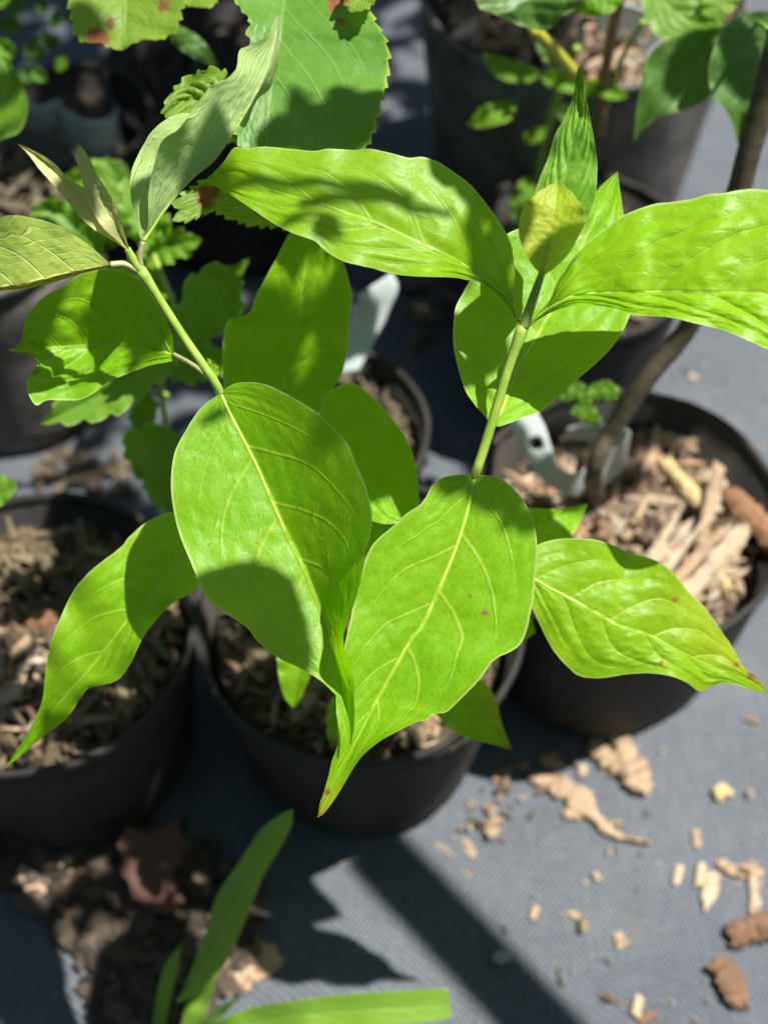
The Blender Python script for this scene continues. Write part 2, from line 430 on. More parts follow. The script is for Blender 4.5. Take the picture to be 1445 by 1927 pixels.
def tube(name, pts, radii, mat, parent=None, n=60, sides=12, bumps=0.0, origin=None, nodes=()):
    """pts: world points"""
    Q = catmull(pts, n); vs = []; fs = []
    up = Vector((0.3, 0.9, 0.2)).normalized()
    for i, p in enumerate(Q):
        t = (Q[min(i + 1, n - 1)] - Q[max(i - 1, 0)]).normalized()
        a = t.cross(up).normalized(); b = t.cross(a).normalized(); up = -b if b.dot(up) < 0 else b
        a = t.cross(up).normalized(); b = up
        u = i / (n - 1); r = lerpl(radii, u)
        for (nu_, amt, wd) in nodes: r *= 1 + amt * math.exp(-((u - nu_) / wd) ** 2)
        for k in range(sides):
            th = 2 * math.pi * k / sides
            rr = r * (1 + bumps * noise.noise(Vector((k * 1.1, i * 0.21, r * 900))))
            vs.append(p + a * (math.cos(th) * rr) + b * (math.sin(th) * rr))
        up = b
    for i in range(n - 1):
        for k in range(sides):
            q = i * sides; k2 = (k + 1) % sides
            fs.append((q + k, q + k2, q + sides + k2, q + sides + k))
    fs.append(tuple(range(sides - 1, -1, -1))); fs.append(tuple((n - 1) * sides + k for k in range(sides)))
    return mesh_obj(name, vs, fs, M[mat], parent, origin=origin)
def ptube(name, pxd, radii, mat, parent=None, **k):
    return tube(name, [cpt(*p) for p in pxd], radii, mat, parent, **k)

# ------------------------------------------------------------------ ground
gs = 30.0
o = mesh_obj('ground', [(-gs, -gs, 0), (gs, -gs, 0), (gs, gs, 0), (-gs, gs, 0)], [(0, 1, 2, 3)], M['ground'], smooth=False)
tag(o, kind='structure')

# ------------------------------------------------------------------ pots
def pot(cx, cy, zr, r_top, r_bot, label, mat='pot', wob=0.0, group='nursery pots', rim_h=0.007, seed=0, tilt=0):
    c = gpt(cx, cy, zr); c = Vector((c.x, c.y, 0))
    e = empty('nursery_pot', c); tag(e, label, 'plant pot', group)
    H = zr; S = 96
    def ring(r, z, k, amp):
        th = 2 * math.pi * k / S
        q = 1 + amp * (noise.noise(Vector((math.cos(th) * 1.2 + seed * 5, math.sin(th) * 1.2, z * 4))) + 0.35 * noise.noise(Vector((math.cos(th) * 4, math.sin(th) * 4, z * 9 + seed))))
        zz = z + (amp * 0.03 * noise.noise(Vector((math.cos(th) * 2 + seed, math.sin(th) * 2, 3))) if z > H * 0.5 else 0)
        return c + Vector((math.cos(th) * r * q, math.sin(th) * r * q, zz))
    def lathe(name, prof, m, amp, par):
        vs = []; fs = []
        for (r, z) in prof:
            for k in range(S): vs.append(ring(r, z, k, amp))
        for i in range(len(prof) - 1):
            for k in range(S):
                k2 = (k + 1) % S
                fs.append((i * S + k, i * S + k2, (i + 1) * S + k2, (i + 1) * S + k))
        return mesh_obj(name, vs, fs, M[m], par)
    t = 0.0016
    rw = r_top - 0.0016
    body = [(0.004, 0.002), (r_bot - 0.004, 0.002), (r_bot, 0.006)]
    for k in range(1, 9):
        f = k / 8; body.append((r_bot + (rw - r_bot) * f, 0.006 + (H - rim_h - 0.006) * f))
    body += [(rw - t, H - rim_h), (r_bot - t + 0.001, 0.01), (0.004, 0.008)]
    lathe('body', body, mat, wob, e)
    lathe('rim', [(rw + 0.0002, H - rim_h - 0.001), (r_top, H - rim_h), (r_top + 0.0008, H - 0.004), (r_top + 0.0005, H - 0.001), (r_top - 0.0008, H), (r_top - 0.003, H - 0.0006), (rw - t - .0002, H - rim_h * 0.8), (rw - t - .0002, H - rim_h - 0.001)], mat, wob, e)
    return c

def chip_verts(p, L, W, T, rot, rn):
    """a splintered piece: ragged, tapering box with eight rings"""
    n = 6; vs = []; fs = []
    bend = rn.uniform(-0.25, 0.25) * L
    base = len(vs)
    for i in range(n):
        s = i / (n - 1) - 0.5
        tap = 1 - rn.uniform(0.3, 1.0) * (abs(s) * 2) ** 3
        ww = W * tap * rn.uniform(0.75, 1.1); tt = T * tap * rn.uniform(0.7, 1.1)
        oy = bend * (s * s) + rn.uniform(-.06, .06) * W
        for (a, b) in ((-.5, -.5), (.5, -.42), (.42, .5), (-.5, .45)):
            v = Vector((s * L + rn.uniform(-.07, .07) * W * (2 if i in (0, n - 1) else 1), a * ww + oy, b * tt))
            vs.append(rot @ v + p)
    for i in range(n - 1):
        for k in range(4):
            k2 = (k + 1) % 4
            fs.append((i * 4 + k, i * 4 + k2, (i + 1) * 4 + k2, (i + 1) * 4 + k))
    fs.append((3, 2, 1, 0)); fs.append(((n - 1) * 4, (n - 1) * 4 + 1, (n - 1) * 4 + 2, (n - 1) * 4 + 3))
    return vs, fs
def rrot(rn, flat=0.5):
    return (Matrix.Rotation(rn.uniform(0, 6.283), 3, 'Z') @ Matrix.Rotation(rn.gauss(0, flat), 3, 'Y') @ Matrix.Rotation(rn.uniform(-1.0, 1.0), 3, 'X'))
def mulch(c, z, r, n, label, mat='chips', seed=3, size=1.0, group='bark mulch in the pots', mound=0.006, slim=1.0):
    rn = random.Random(seed); vs = []; fs = []
    for i in range(n):
        rr = r * math.sqrt(rn.random()); th = rn.uniform(0, 6.283)
        L = size * rn.choice((0.008, 0.011, 0.015, 0.019, 0.026, 0.036)) * rn.uniform(0.8, 1.2)
        W = L * rn.uniform(0.13, 0.42) * slim; W = min(W, 0.009); T = W * rn.uniform(0.2, 0.6)
        if rr > r - L * 0.4: rr = max(0, r - L * 0.4) * rn.uniform(.9, 1)
        p = Vector((c.x + math.cos(th) * rr, c.y + math.sin(th) * rr, z + mound * (1 - (rr / r) ** 2) + rn.uniform(-0.006, 0.006)))
        v, f = chip_verts(p, L, W, T, rrot(rn, 0.5), rn)
        b = len(vs); vs += v; fs += [tuple(q + b for q in ff) for ff in f]
    for i in range(int(n * 1.3)):
        rr = r * .97 * math.sqrt(rn.random()); th = rn.uniform(0, 6.283); L = rn.uniform(.003, .008); W = L * rn.uniform(.2, .6)
        p = Vector((c.x + math.cos(th) * rr, c.y + math.sin(th) * rr, z + mound * (1 - (rr / r) ** 2) + rn.uniform(-0.002, 0.007)))
        v, f = chip_verts(p, L, W, W * .5, rrot(rn, 0.6), rn)
        b = len(vs); vs += v; fs += [tuple(q + b for q in ff) for ff in f]
    o = mesh_obj('bark_mulch', vs, fs, M[mat], smooth=False, origin=Vector((c.x, c.y, z)))
    tag(o, label, 'mulch', kind='stuff')
    vs = []; fs = []; S = 48; K = 6
    for i in range(K + 1):
        for k in range(S):
            th = 2 * math.pi * k / S; q = r * (1.0) * max(i, 0.02) / K
            vs.append(Vector((c.x + math.cos(th) * q, c.y + math.sin(th) * q, z - 0.006 + mound * (1 - (i / K) ** 2) + 0.003 * noise.noise(Vector((math.cos(th) * q * 80, math.sin(th) * q * 80, 1))))))
    for i in range(K):
        for k in range(S):
            k2 = (k + 1) % S; fs.append((i * S + k, i * S + k2, (i + 1) * S + k2, (i + 1) * S + k))
    s = mesh_obj('potting_soil', vs, fs, M['soil'], origin=Vector((c.x, c.y, z)))
    tag(s, 'dark potting soil under the ' + label, 'soil', kind='stuff')
    return o

cC = pot(676, 1150, .150, .091, .072, 'black pot in the middle, under the two largest glossy leaves', seed=1, wob=.02)
mulch(cC, .128, .080, 420, 'tan bark chips filling the middle black pot', 'straw', 11, 1.2, slim=.7)
mulch(cC + Vector((.03, -.052, 0)), .134, .022, 26, 'pale sunlit chips at the near rim of the middle pot', 'chip_tan', 12, mound=0)
cL = pot(60, 1175, .150, .088, .072, 'black pot full of straw-coloured chips under the long left leaf', seed=2, wob=.02)
mulch(cL, .132, .081, 460, 'straw-like shredded chips filling the left black pot', 'straw', 13, 1.35, slim=.55)
mulch(cL + Vector((-.01, -.03, 0)), .138, .045, 60, 'pale orange chips on the near side of the left pot', 'chips', 14)
cR = pot(1180, 962, .150, .090, .072, 'crumpled black pot holding the leaning sapling and big pale splinters', seed=3, wob=.06)
mulch(cR, .120, .080, 430, 'mixed tan and brown chips filling the crumpled pot', 'chips', 15, 1.15)
cT = pot(1095, -45, .210, .114, .094, 'large dusty grey pot behind, with reddish-stemmed shrub', 'pot_dusty', seed=4, wob=.015)
mulch(cT, .198, .106, 620, 'pale wood chips heaped in the large dusty pot', 'chips', 16, 1.3, mound=.016)
cM = pot(1085, 470, .130, .078, .064, 'black pot in deep shade behind the upright young leaf', seed=5, wob=.02)
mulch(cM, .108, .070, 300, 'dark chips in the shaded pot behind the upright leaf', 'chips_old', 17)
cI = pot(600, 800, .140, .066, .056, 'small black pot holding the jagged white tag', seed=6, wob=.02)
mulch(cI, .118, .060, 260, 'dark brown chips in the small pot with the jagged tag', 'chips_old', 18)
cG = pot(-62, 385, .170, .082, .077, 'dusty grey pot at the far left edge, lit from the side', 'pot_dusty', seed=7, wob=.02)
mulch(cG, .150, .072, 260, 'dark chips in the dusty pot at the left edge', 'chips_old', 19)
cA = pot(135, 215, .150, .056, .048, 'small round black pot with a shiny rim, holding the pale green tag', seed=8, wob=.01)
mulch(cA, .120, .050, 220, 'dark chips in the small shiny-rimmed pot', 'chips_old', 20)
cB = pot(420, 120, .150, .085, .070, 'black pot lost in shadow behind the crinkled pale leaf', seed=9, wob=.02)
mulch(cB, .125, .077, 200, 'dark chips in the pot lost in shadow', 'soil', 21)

# chips spread on the matting
def spread(poly, n, label, mat, seed, size=1.0, z=0.004):
    rn = random.Random(seed); vs = []; fs = []
    xs = [p[0] for p in poly]; ys = [p[1] for p in poly]
    def inside(x, y):
        c = False; j = len(poly) - 1
        for i in range(len(poly)):
            (x1, y1), (x2, y2) = poly[i], poly[j]
            if (y1 > y) != (y2 > y) and x < (x2 - x1) * (y - y1) / (y2 - y1) + x1: c = not c
            j = i
        return c
    k = 0
    while k < n:
        x, y = rn.uniform(min(xs), max(xs)), rn.uniform(min(ys), max(ys))
        if not inside(x, y): continue
        k += 1
        L = size * rn.choice((0.004, 0.007, 0.010, 0.014, 0.020)) * rn.uniform(0.8, 1.2)
        W = L * rn.uniform(0.2, 0.6)
        v, f = chip_verts(gpt(x, y, z + rn.uniform(-.002, .004)), L, W, W * rn.uniform(.3, .7), rrot(rn, 0.25), rn)
        b = len(vs); vs += v; fs += [tuple(q + b for q in ff) for ff in f]
    o = mesh_obj('bark_litter', vs, fs, M[mat], smooth=False)
    tag(o, label, 'mulch', kind='stuff'); return o
spread([(-40, 1500), (130, 1530), (360, 1560), (470, 1640), (490, 1760), (430, 1860), (380, 1960), (180, 1960), (170, 1860), (60, 1700), (-40, 1640)], 620, 'shredded bark litter, its colour darkened for the shade on the matting', 'litter', 31, 1.15)
spread([(-20, 1600), (130, 1560), (300, 1900), (480, 1760), (520, 1830), (230, 1960), (120, 1720)], 26, 'few pale chips on the dark bark litter', 'chips', 32)
spread([(860, 1500), (1000, 1420), (1090, 1380), (1200, 1270), (1245, 1285), (1180, 1400), (1030, 1480), (900, 1600), (820, 1600)], 70, 'crumbs of orange-tan bark along the foot of the middle pot', 'chips', 33, .7, .002)
spread([(80, 850), (235, 850), (240, 920), (70, 915)], 70, 'orange chips on the ground behind the left pot', 'chips_old', 34)
spread([(300, 420), (480, 430), (470, 500), (300, 480)], 60, 'brown chips on the ground between the pots at the back', 'chips', 35)
spread([(1140, 560), (1250, 580), (1250, 650), (1160, 700), (1120, 640)], 90, 'tan chips in the gap beside the leaning sapling', 'chips', 36)
spread([(760, 500), (930, 500), (930, 640), (780, 640)], 70, 'brown chips in shade behind the upper broad leaf', 'chips_old', 37)
spread([(560, 1590), (1445, 1300), (1445, 1927), (900, 1927)], 38, 'fine crumbs of bark scattered over the sunlit matting', 'chips', 38, .28, .001)
spread([(620, 1600), (1445, 1330), (1445, 1927), (980, 1927)], 20, 'thin pale shreds scattered over the sunlit matting', 'straw', 41, .5, .001)
spread([(1380, 1620), (1445, 1600), (1445, 1740), (1390, 1700)], 10, 'crumbs round the pale splinters at the right edge', 'chips', 42, .4, .001)
spread([(1200, 640), (1445, 600), (1445, 860), (1330, 760)], 14, 'fine pale crumbs on the bright matting behind the crumpled pot', 'chips', 39, .45, .001)

# ------------------------------------------------------------------ single pieces on the matting
def piece(name, pts, widths, th, mat, label, cat, group=None, n=14, z=None, jag=.18, seed=0, flat=1.0):
    """a flake or chip lying along the points (photo x, y) on the ground; widths in metres"""
    rn = random.Random(seed * 7 + 1)
    Q = catmull([gpt(x, y, th * .5 + .0006) for x, y in pts], n); vs = []; fs = []
    K = 8
    for i, p in enumerate(Q):
        t = (Q[min(i + 1, n - 1)] - Q[max(i - 1, 0)]).normalized(); s = Vector((-t.y, t.x, 0)).normalized()
        wd = lerpl(widths, i / (n - 1)) * (1 + jag * rn.uniform(-1, 1))
        if i in (0, n - 1): wd *= rn.uniform(.25, .7)
        hh = th * (0.75 + 0.5 * rn.random()) * (0.6 if i in (0, n - 1) else 1)
        for k in range(K):
            a = 2 * math.pi * (k + .5) / K
            ca, sa = math.cos(a), math.sin(a)
            ca = math.copysign(abs(ca) ** .6, ca); sa = math.copysign(abs(sa) ** .6, sa)
            zz = sa * hh * .5 * (1 + .25 * rn.uniform(-1, 1) if sa > 0 else 1)
            vs.append(p + s * (ca * wd * .5 * (1 + .16 * rn.uniform(-1, 1))) + Vector((0, 0, max(zz, -p.z + .0004))) + t * rn.uniform(-1, 1) * wd * (.45 if i in (0, n - 1) else .10))
    for i in range(n - 1):
        for k in range(K):
            k2 = (k + 1) % K; fs.append((i * K + k, i * K + k2, (i + 1) * K + k2, (i + 1) * K + k))
    fs.append(tuple(range(K - 1, -1, -1))); fs.append(tuple((n - 1) * K + k for k in range(K)))
    o = mesh_obj(name, vs, fs, M[mat], smooth=False, origin=Q[0])
    return tag(o, label, cat, group)
g1 = 'bark and chips lying on the matting'
piece('bark_piece', [(1375, 1762), (1410, 1750), (1470, 1738)], [.014, .016, .016], .009, 'chip_brown', 'thick reddish-brown bark stub cut off by the right edge', 'bark piece', g1, seed=1)
piece('bark_piece', [(1352, 1808), (1375, 1850), (1392, 1895)], [.017, .014, .013], .008, 'chip_brown', 'short brown bark stub with orange grain below the thick stub', 'bark piece', g1, seed=2)
piece('wood_chip', [(1340, 1640), (1335, 1680), (1325, 1715)], [.008, .010, .002], .003, 'chip_pale', 'pointed pale wood splinter in the small cluster of chips', 'wood chip', g1, seed=3)
piece('wood_chip', [(1320, 1625), (1318, 1645), (1314, 1668)], [.006, .006, .005], .003, 'chip_pale', 'small square pale chip touching the pointed splinter', 'wood chip', g1, seed=4)
piece('wood_chip', [(1280, 1630), (1270, 1665)], [.006, .004], .002, 'chip_pale', 'narrow pale sliver left of the chip cluster', 'wood chip', g1, seed=5)
piece('wood_chip', [(1415, 1650), (1420, 1690), (1418, 1725)], [.004, .006, .005], .003, 'chip_pale', 'thin upright pale splinter above the thick bark stub', 'wood chip', g1, seed=6)
piece('wood_chip', [(1350, 1620), (1385, 1640), (1430, 1635)], [.005, .008, .010], .003, 'chip_tan', 'curled tan shaving lying across the tops of the splinters', 'wood chip', g1, seed=7)
piece('wood_chip', [(1350, 1478), (1362, 1498)], [.008, .012], .006, 'chip_yellow', 'rounded golden chip alone on the grey matting', 'wood chip', g1, seed=8)
piece('wood_chip', [(1203, 1875), (1195, 1912)], [.006, .005], .003, 'chip_pale', 'pale oblong chip at the bottom of the sunlit matting', 'wood chip', g1, seed=9)
piece('wood_chip', [(1200, 1922), (1220, 1912), (1240, 1909)], [.004, .005, .003], .002, 'chip_brown', 'curved brown shaving beside the pale oblong chip', 'wood chip', g1, seed=10)
piece('wood_chip', [(1160, 1755), (1172, 1780)], [.005, .007], .002, 'chip_tan', 'dull tan flake in the middle of the sunlit matting', 'wood chip', g1, seed=11)
piece('wood_chip', [(1010, 1705), (1000, 1730)], [.005, .004], .002, 'chip_tan', 'slim tan sliver just outside the diagonal shadow', 'wood chip', g1, seed=12)
piece('wood_chip', [(1070, 1715), (1090, 1730), (1102, 1748)], [.003, .004, .003], .0015, 'chip_tan', 'thin bent tan shred near the diagonal shadow', 'wood chip', g1, seed=13)
piece('wood_chip', [(1060, 1532), (1090, 1530)], [.006, .008], .003, 'chip_tan', 'small tan flake tucked under the dried curled leaf', 'wood chip', g1, seed=14)
piece('pebble', [(933, 1808), (948, 1800), (958, 1806)], [.006, .009, .005], .006, 'chip_grey', 'small grey pebble lying in the diagonal shadow', 'pebble', g1, seed=15)
piece('pebble', [(1118, 1650), (1126, 1648)], [.005, .005], .003, 'chip_pale', 'tiny whitish pebble on the sunlit matting', 'pebble', g1, seed=16)
piece('wood_chip', [(1094, 1440), (1098, 1460)], [.006, .005], .003, 'chip_pale', 'small pale chip between the two dried leaves', 'wood chip', g1, seed=17)
piece('wood_chip', [(1308, 1560), (1312, 1595)], [.005, .005], .002, 'chip_tan', 'little tan chip above the chip cluster', 'wood chip', g1, seed=18)
# dried leaves
piece('dried_leaf', [(995, 1462), (1040, 1475), (1085, 1500), (1120, 1540), (1160, 1572), (1222, 1587)], [.005, .012, .014, .007, .003, .0018], .005, 'dry', 'dried curled tan leaf with a long tail-like stalk', 'dead leaf', n=40, seed=21, jag=.3)
piece('dried_leaf', [(1150, 1360), (1175, 1410), (1190, 1450), (1215, 1495)], [.007, .014, .018, .010], .008, 'dry', 'crumpled tan dried leaf, thick and lumpy, on the sunlit matting', 'dead leaf', n=30, seed=22, jag=.35)
piece('dried_leaf', [(1112, 1400), (1135, 1420), (1165, 1450)], [.008, .014, .010], .006, 'dry', 'smaller dried flake pressed against the lumpy dried leaf', 'dead leaf', n=16, seed=23, jag=.3)
piece('dried_leaf', [(405, 1850), (450, 1822), (500, 1805), (530, 1800)], [.018, .026, .020, .012], .004, 'dry', 'light tan dry leaf half in sun beside the grass', 'dead leaf', n=22, seed=24, jag=.25)
o = leaf([(335, 1540), (330, 1620), (310, 1720)], [(300, 1560), (235, 1560), (228, 1620), (255, 1690), (300, 1715)], [(345, 1570), (360, 1600), (330, 1640), (345, 1700)], [.86, .853, .84], 0, 0, 'dead', None, nu=40, nv=10, name='dead_leaf', puff=0, ripple=.004, teeth=6, tsize=10)
tag(o, 'reddish-brown dead leaf lying flat in the shaded litter', 'dead leaf')

# big pale splinters standing in the crumpled pot
def stick(p0, p1, z0, z1, w0, w1, th, mat, label, cat='wood splinter', name='wood_splinter', group='large splinters in the crumpled pot', seed=0):
    rn = random.Random(seed); a = gpt(*p0, z0); b = gpt(*p1, z1); n = 12; vs = []; fs = []
    t = (b - a).normalized(); s = t.cross(Vector((0, -.55, .83))).normalized(); nn = s.cross(t).normalized()
    for i in range(n):
        f = i / (n - 1); p = a.lerp(b, f); wd = w0 + (w1 - w0) * f; wd *= rn.uniform(.85, 1.15)
        for k in range(8):
            an = 2 * math.pi * (k + .5) / 8
            ex = rn.uniform(-1, 1) * wd * (.6 if i in (0, n - 1) else .08)
            vs.append(p + s * (math.cos(an) * wd * .55 * rn.uniform(.9, 1.1)) + nn * (math.sin(an) * th * .55 * rn.uniform(.8, 1.2)) + t * ex)
    for i in range(n - 1):
        for k in range(8):
            k2 = (k + 1) % 8; fs.append((i * 8 + k, i * 8 + k2, (i + 1) * 8 + k2, (i + 1) * 8 + k))
    fs.append(tuple(range(7, -1, -1))); fs.append(tuple((n - 1) * 8 + k for k in range(8)))
    o = mesh_obj(name, vs, fs, M[mat], smooth=False, origin=a); return tag(o, label, cat, group)
stick((1262, 1150), (1398, 1000), .140, .158, .011, .009, .005, 'chip_pale', 'broadest near-white splinter with a frayed end', seed=1)
stick((1205, 1085), (1280, 955), .140, .160, .010, .003, .005, 'chip_pale', 'tapering pale splinter in the middle of the fan', seed=2)
stick((1315, 1030), (1352, 880), .136, .150, .006, .007, .005, 'chip_tan', 'upright tan splinter behind the pale fan', seed=3)
stick((1375, 930), (1460, 1020), .130, .142, .012, .014, .008, 'chip_orange', 'orange-brown stick of bark against the pot wall', seed=4)
stick((1225, 820), (1305, 840), .125, .130, .007, .009, .004, 'chip_tan', 'long tan chip lying behind the sapling base', seed=5)
stick((1235, 1090), (1330, 975), .138, .154, .006, .003, .004, 'chip_pale', 'thin white sliver between the two largest splinters', seed=21)
stick((1245, 1120), (1360, 1000), .137, .150, .008, .006, .004, 'chip_tan', 'pinkish tan splinter lying under the frayed one', seed=22)
stick((1180, 1010), (1215, 940), .134, .142, .005, .004, .004, 'chip_tan', 'short tan splinter at the left of the fan', seed=23)
stick((1250, 870), (1330, 960), .130, .138, .007, .009, .006, 'chip_yellow', 'golden chip lying across the middle of the pot', seed=6)
stick((1330, 1060), (1370, 1110), .128, .130, .007, .006, .005, 'chip_yellow', 'short golden chip below the frayed splinter', seed=7)
stick((560, 1340), (640, 1240), .130, .145, .011, .007, .006, 'chip_tan', 'straw-coloured splinter lying under the drooping leaf tip', group='splinters in the middle pot', seed=8)
stick((820, 1410), (905, 1370), .136, .142, .008, .006, .005, 'chip_pale', 'pale chip on the sunlit rim side of the middle pot', group='splinters in the middle pot', seed=9)
stick((-20, 1190), (75, 1240), .140, .142, .010, .010, .007, 'chip_tan', 'long pale stick crossing the left pot', group='splinters in the left pot', seed=10)
stick((0, 1270), (75, 1290), .138, .142, .007, .006, .005, 'chips_old', 'grey weathered stick below the long pale stick', group='splinters in the left pot', seed=11)
stick((60, 1165), (110, 1165), .142, .142, .010, .009, .006, 'chip_orange', 'orange chip above the long pale stick', group='splinters in the left pot', seed=12)
stick((45, 1020), (95, 1075), .138, .146, .007, .006, .005, 'chips_old', 'upright grey-green stick at the back of the left pot', group='splinters in the left pot', seed=13)

# ------------------------------------------------------------------ white plant tags
def ribbon(name, path, mat, label, parts=None, hole=None, n=70, k=14, th=.0006, group='white plant tags'):
    """path: list of (centre, half-width vector) in the world"""
    A = catmull([p for p, q in path], n); 
    Wp = catmull([tuple(q * 1000) for p, q in path], n) if False else None
    def wat(f):
        x = f * (len(path) - 1); i = min(int(x), len(path) - 2); t = x - i
        return path[i][1].lerp(path[i + 1][1], t)
    vs = []; fs = []
    for i in range(n):
        f = i / (n - 1); hw = wat(f)
        for j in range(k): vs.append(A[i] + hw * (2 * j / (k - 1) - 1))
    for i in range(n - 1):
        for j in range(k - 1):
            if hole:
                f = (i + .5) / (n - 1); g = (j + .5) / (k - 1)
                if ((f - hole[0]) / hole[2]) ** 2 + ((g - hole[1]) / hole[3]) ** 2 < 1: continue
            q = i * k + j; fs.append((q, q + 1, q + k + 1, q + k))
    o = mesh_obj(name, vs, fs, M[mat], origin=A[0])
    md = o.modifiers.new('thickness', 'SOLIDIFY'); md.thickness = th; md.offset = 0
    return tag(o, label, 'plant tag', group)
V = Vector
def rp(x, y, z, hx, hy, hz): return (gpt(x, y, z), V((hx, hy, hz)))
ribbon('plant_tag', [rp(975, 760, .185, .0075, 0, .001), rp(1000, 820, .172, .0085, 0, .003), rp(1030, 885, .158, .006, .000, .006), rp(1075, 912, .152, .002, .000, .0085),
                     rp(1120, 895, .152, -.001, .001, .0115), rp(1165, 865, .150, -.002, .001, .014), rp(1180, 840, .15, -.001, .001, .014), rp(1150, 820, .148, 0, 0, .011), rp(1095, 812, .148, .001, 0, .008), rp(1060, 818, .148, .002, 0, .006)],
       'tag', 'white loop tag with an oval hole, curled around the leaning sapling', hole=(.17, .55, .028, .25), n=120)
ribbon('plant_tag', [rp(655, 700, .165, .006, .0, .001), rp(668, 650, .178, .011, .001, .001), rp(690, 600, .193, .013, .003, .002), rp(712, 560, .206, .012, .004, .003), rp(705, 535, .215, .010, .006, .003)],
       'tag', 'jagged white tag standing between the dark green leaves', n=50)
ribbon('plant_tag', [rp(40, 222, .150, .000, .000, .011), rp(85, 225, .150, .000, 0, .012), rp(115, 215, .152, .001, 0, .013), rp(120, 235, .150, .003, 0, .016), rp(165, 262, .145, .0, 0, .017), rp(215, 255, .143, 0, 0, .016), rp(225, 225, .143, 0, 0, .012)],
       'tag', 'pale green-white tag curved inside the small round pot', n=60)
ribbon('plant_tag', [rp(1120, 30, .230, .0, .0, .010), rp(1170, 40, .225, .001, 0, .014), rp(1215, 60, .220, .003, 0, .014), rp(1240, 100, .215, .006, 0, .006), rp(1200, 115, .21, .008, 0, .003)],
       'tag', 'white tag with a dark hole in the large dusty pot', hole=(.55, .5, .05, .25), n=60)

# ------------------------------------------------------------------ the dogwood
DW = empty('dogwood_plant', cC + Vector((0, 0, .12)))
tag(DW, 'bright green dogwood in the middle pot, two arching shoots with broad veined leaves', 'shrub')
ptube('stem', [(650, 1215, .80), (630, 1120, .72), (540, 960, .60), (450, 810, .552), (415, 742, .535), (402, 715, .53), (350, 640, .525), (300, 562, .52), (265, 507, .515)], [.0026, .0025, .0023, .0020, .0017, .0015], 'stem', DW, n=120, nodes=((.73, .25, .01), (.995, .35, .015)))
ptube('stem', [(655, 1215, .80), (700, 1120, .72), (800, 1010, .60), (868, 940, .548), (893, 893, .532), (903, 866, .53), (930, 780, .525), (957, 690, .52), (985, 612, .515)], [.0026, .0026, .0023, .0020, .0018, .0017], 'stem', DW, n=120, nodes=((.735, .3, .010), (.992, .30, .015)))
ptube('stem', [(985, 615, .515), (1000, 570, .511), (1020, 512, .507)], [.0019, .0016, .0012], 'stem', DW, n=24)
ptube('stem', [(265, 507, .515), (252, 490, .513), (240, 468, .51)], [.0018, .0016, .0012], 'stem', DW, n=20)

def yband(a0, a1, s=1, m=.6):
    return lambda u, v: m * sstep(a0, a1, v * s)
# leaf 2, the broad left one
leaf([(418, 743), (428, 768), (462, 834), (487, 884), (515, 949), (540, 1005), (568, 1060), (591, 1115), (621, 1202), (637, 1256), (648, 1301), (655, 1355), (659, 1403)],
     [(403, 748), (375, 772), (347, 815), (328, 856), (322, 912), (328, 965), (340, 1011), (362, 1064), (375, 1099), (393, 1130), (415, 1148), (450, 1170), (467, 1183), (484, 1206), (522, 1237), (564, 1257), (602, 1280), (625, 1301), (637, 1316), (647, 1350), (654, 1385)],
     [(425, 731), (443, 722), (468, 719), (499, 723), (537, 740), (574, 761), (608, 786), (639, 815), (658, 843), (674, 881), (692, 927), (700, 974), (697, 1005), (686, 1043), (683, 1074), (671, 1124), (652, 1176), (646, 1198), (650, 1229), (659, 1256), (666, 1278), (667, 1316), (667, 1360), (663, 1390)],
     [.531, .531, .530, .527, .523, .520], [-.003, -.006, -.004], [-.010, -.026, -.036, -.026, -.008], 'dog', DW, nu=150, nv=26, ripple=.0022, rib=0.00072, seed=2, tipred=.02,
     blotches=((484, 1020, 3), (484, 1055, 3), (494, 1088, 3), (515, 1130, 3)))
# leaf 3, the broad right one
leaf([(893, 898), (883, 945), (868, 1000), (852, 1045), (823, 1115), (793, 1179), (774, 1202), (739, 1263), (701, 1332), (675, 1385), (648, 1434), (622, 1485), (597, 1539)],
     [(875, 893), (838, 897), (815, 912), (803, 932), (790, 950), (765, 966), (745, 986), (715, 1010), (695, 1035), (680, 1080), (665, 1140), (648, 1220), (634, 1300), (633, 1345), (635, 1400), (625, 1431), (619, 1458), (612, 1482), (602, 1514)],
     [(908, 894), (932, 897), (955, 910), (980, 936), (1000, 970), (1009, 1010), (1011, 1050), (1007, 1090), (1003, 1130), (998, 1152), (992, 1182), (975, 1217), (930, 1242), (903, 1278), (869, 1313), (840, 1340), (815, 1343), (804, 1354), (781, 1360), (747, 1377), (713, 1396), (678, 1427), (656, 1461), (633, 1499), (610, 1530)],
     [.532, .533, .534, .534, .532, .530], -.006, [-.004, -.008, -.012, -.010, -.004], 'dog', DW, nu=150, nv=26, ripple=.002, rib=0.00072, seed=5, tipred=.035,
     blotches=((912, 1154, 6, 1.8), (880, 1121, 4, 1.3), (617, 1490, 7)), yellow=lambda u, v: .5 * sstep(.86, .98, u))
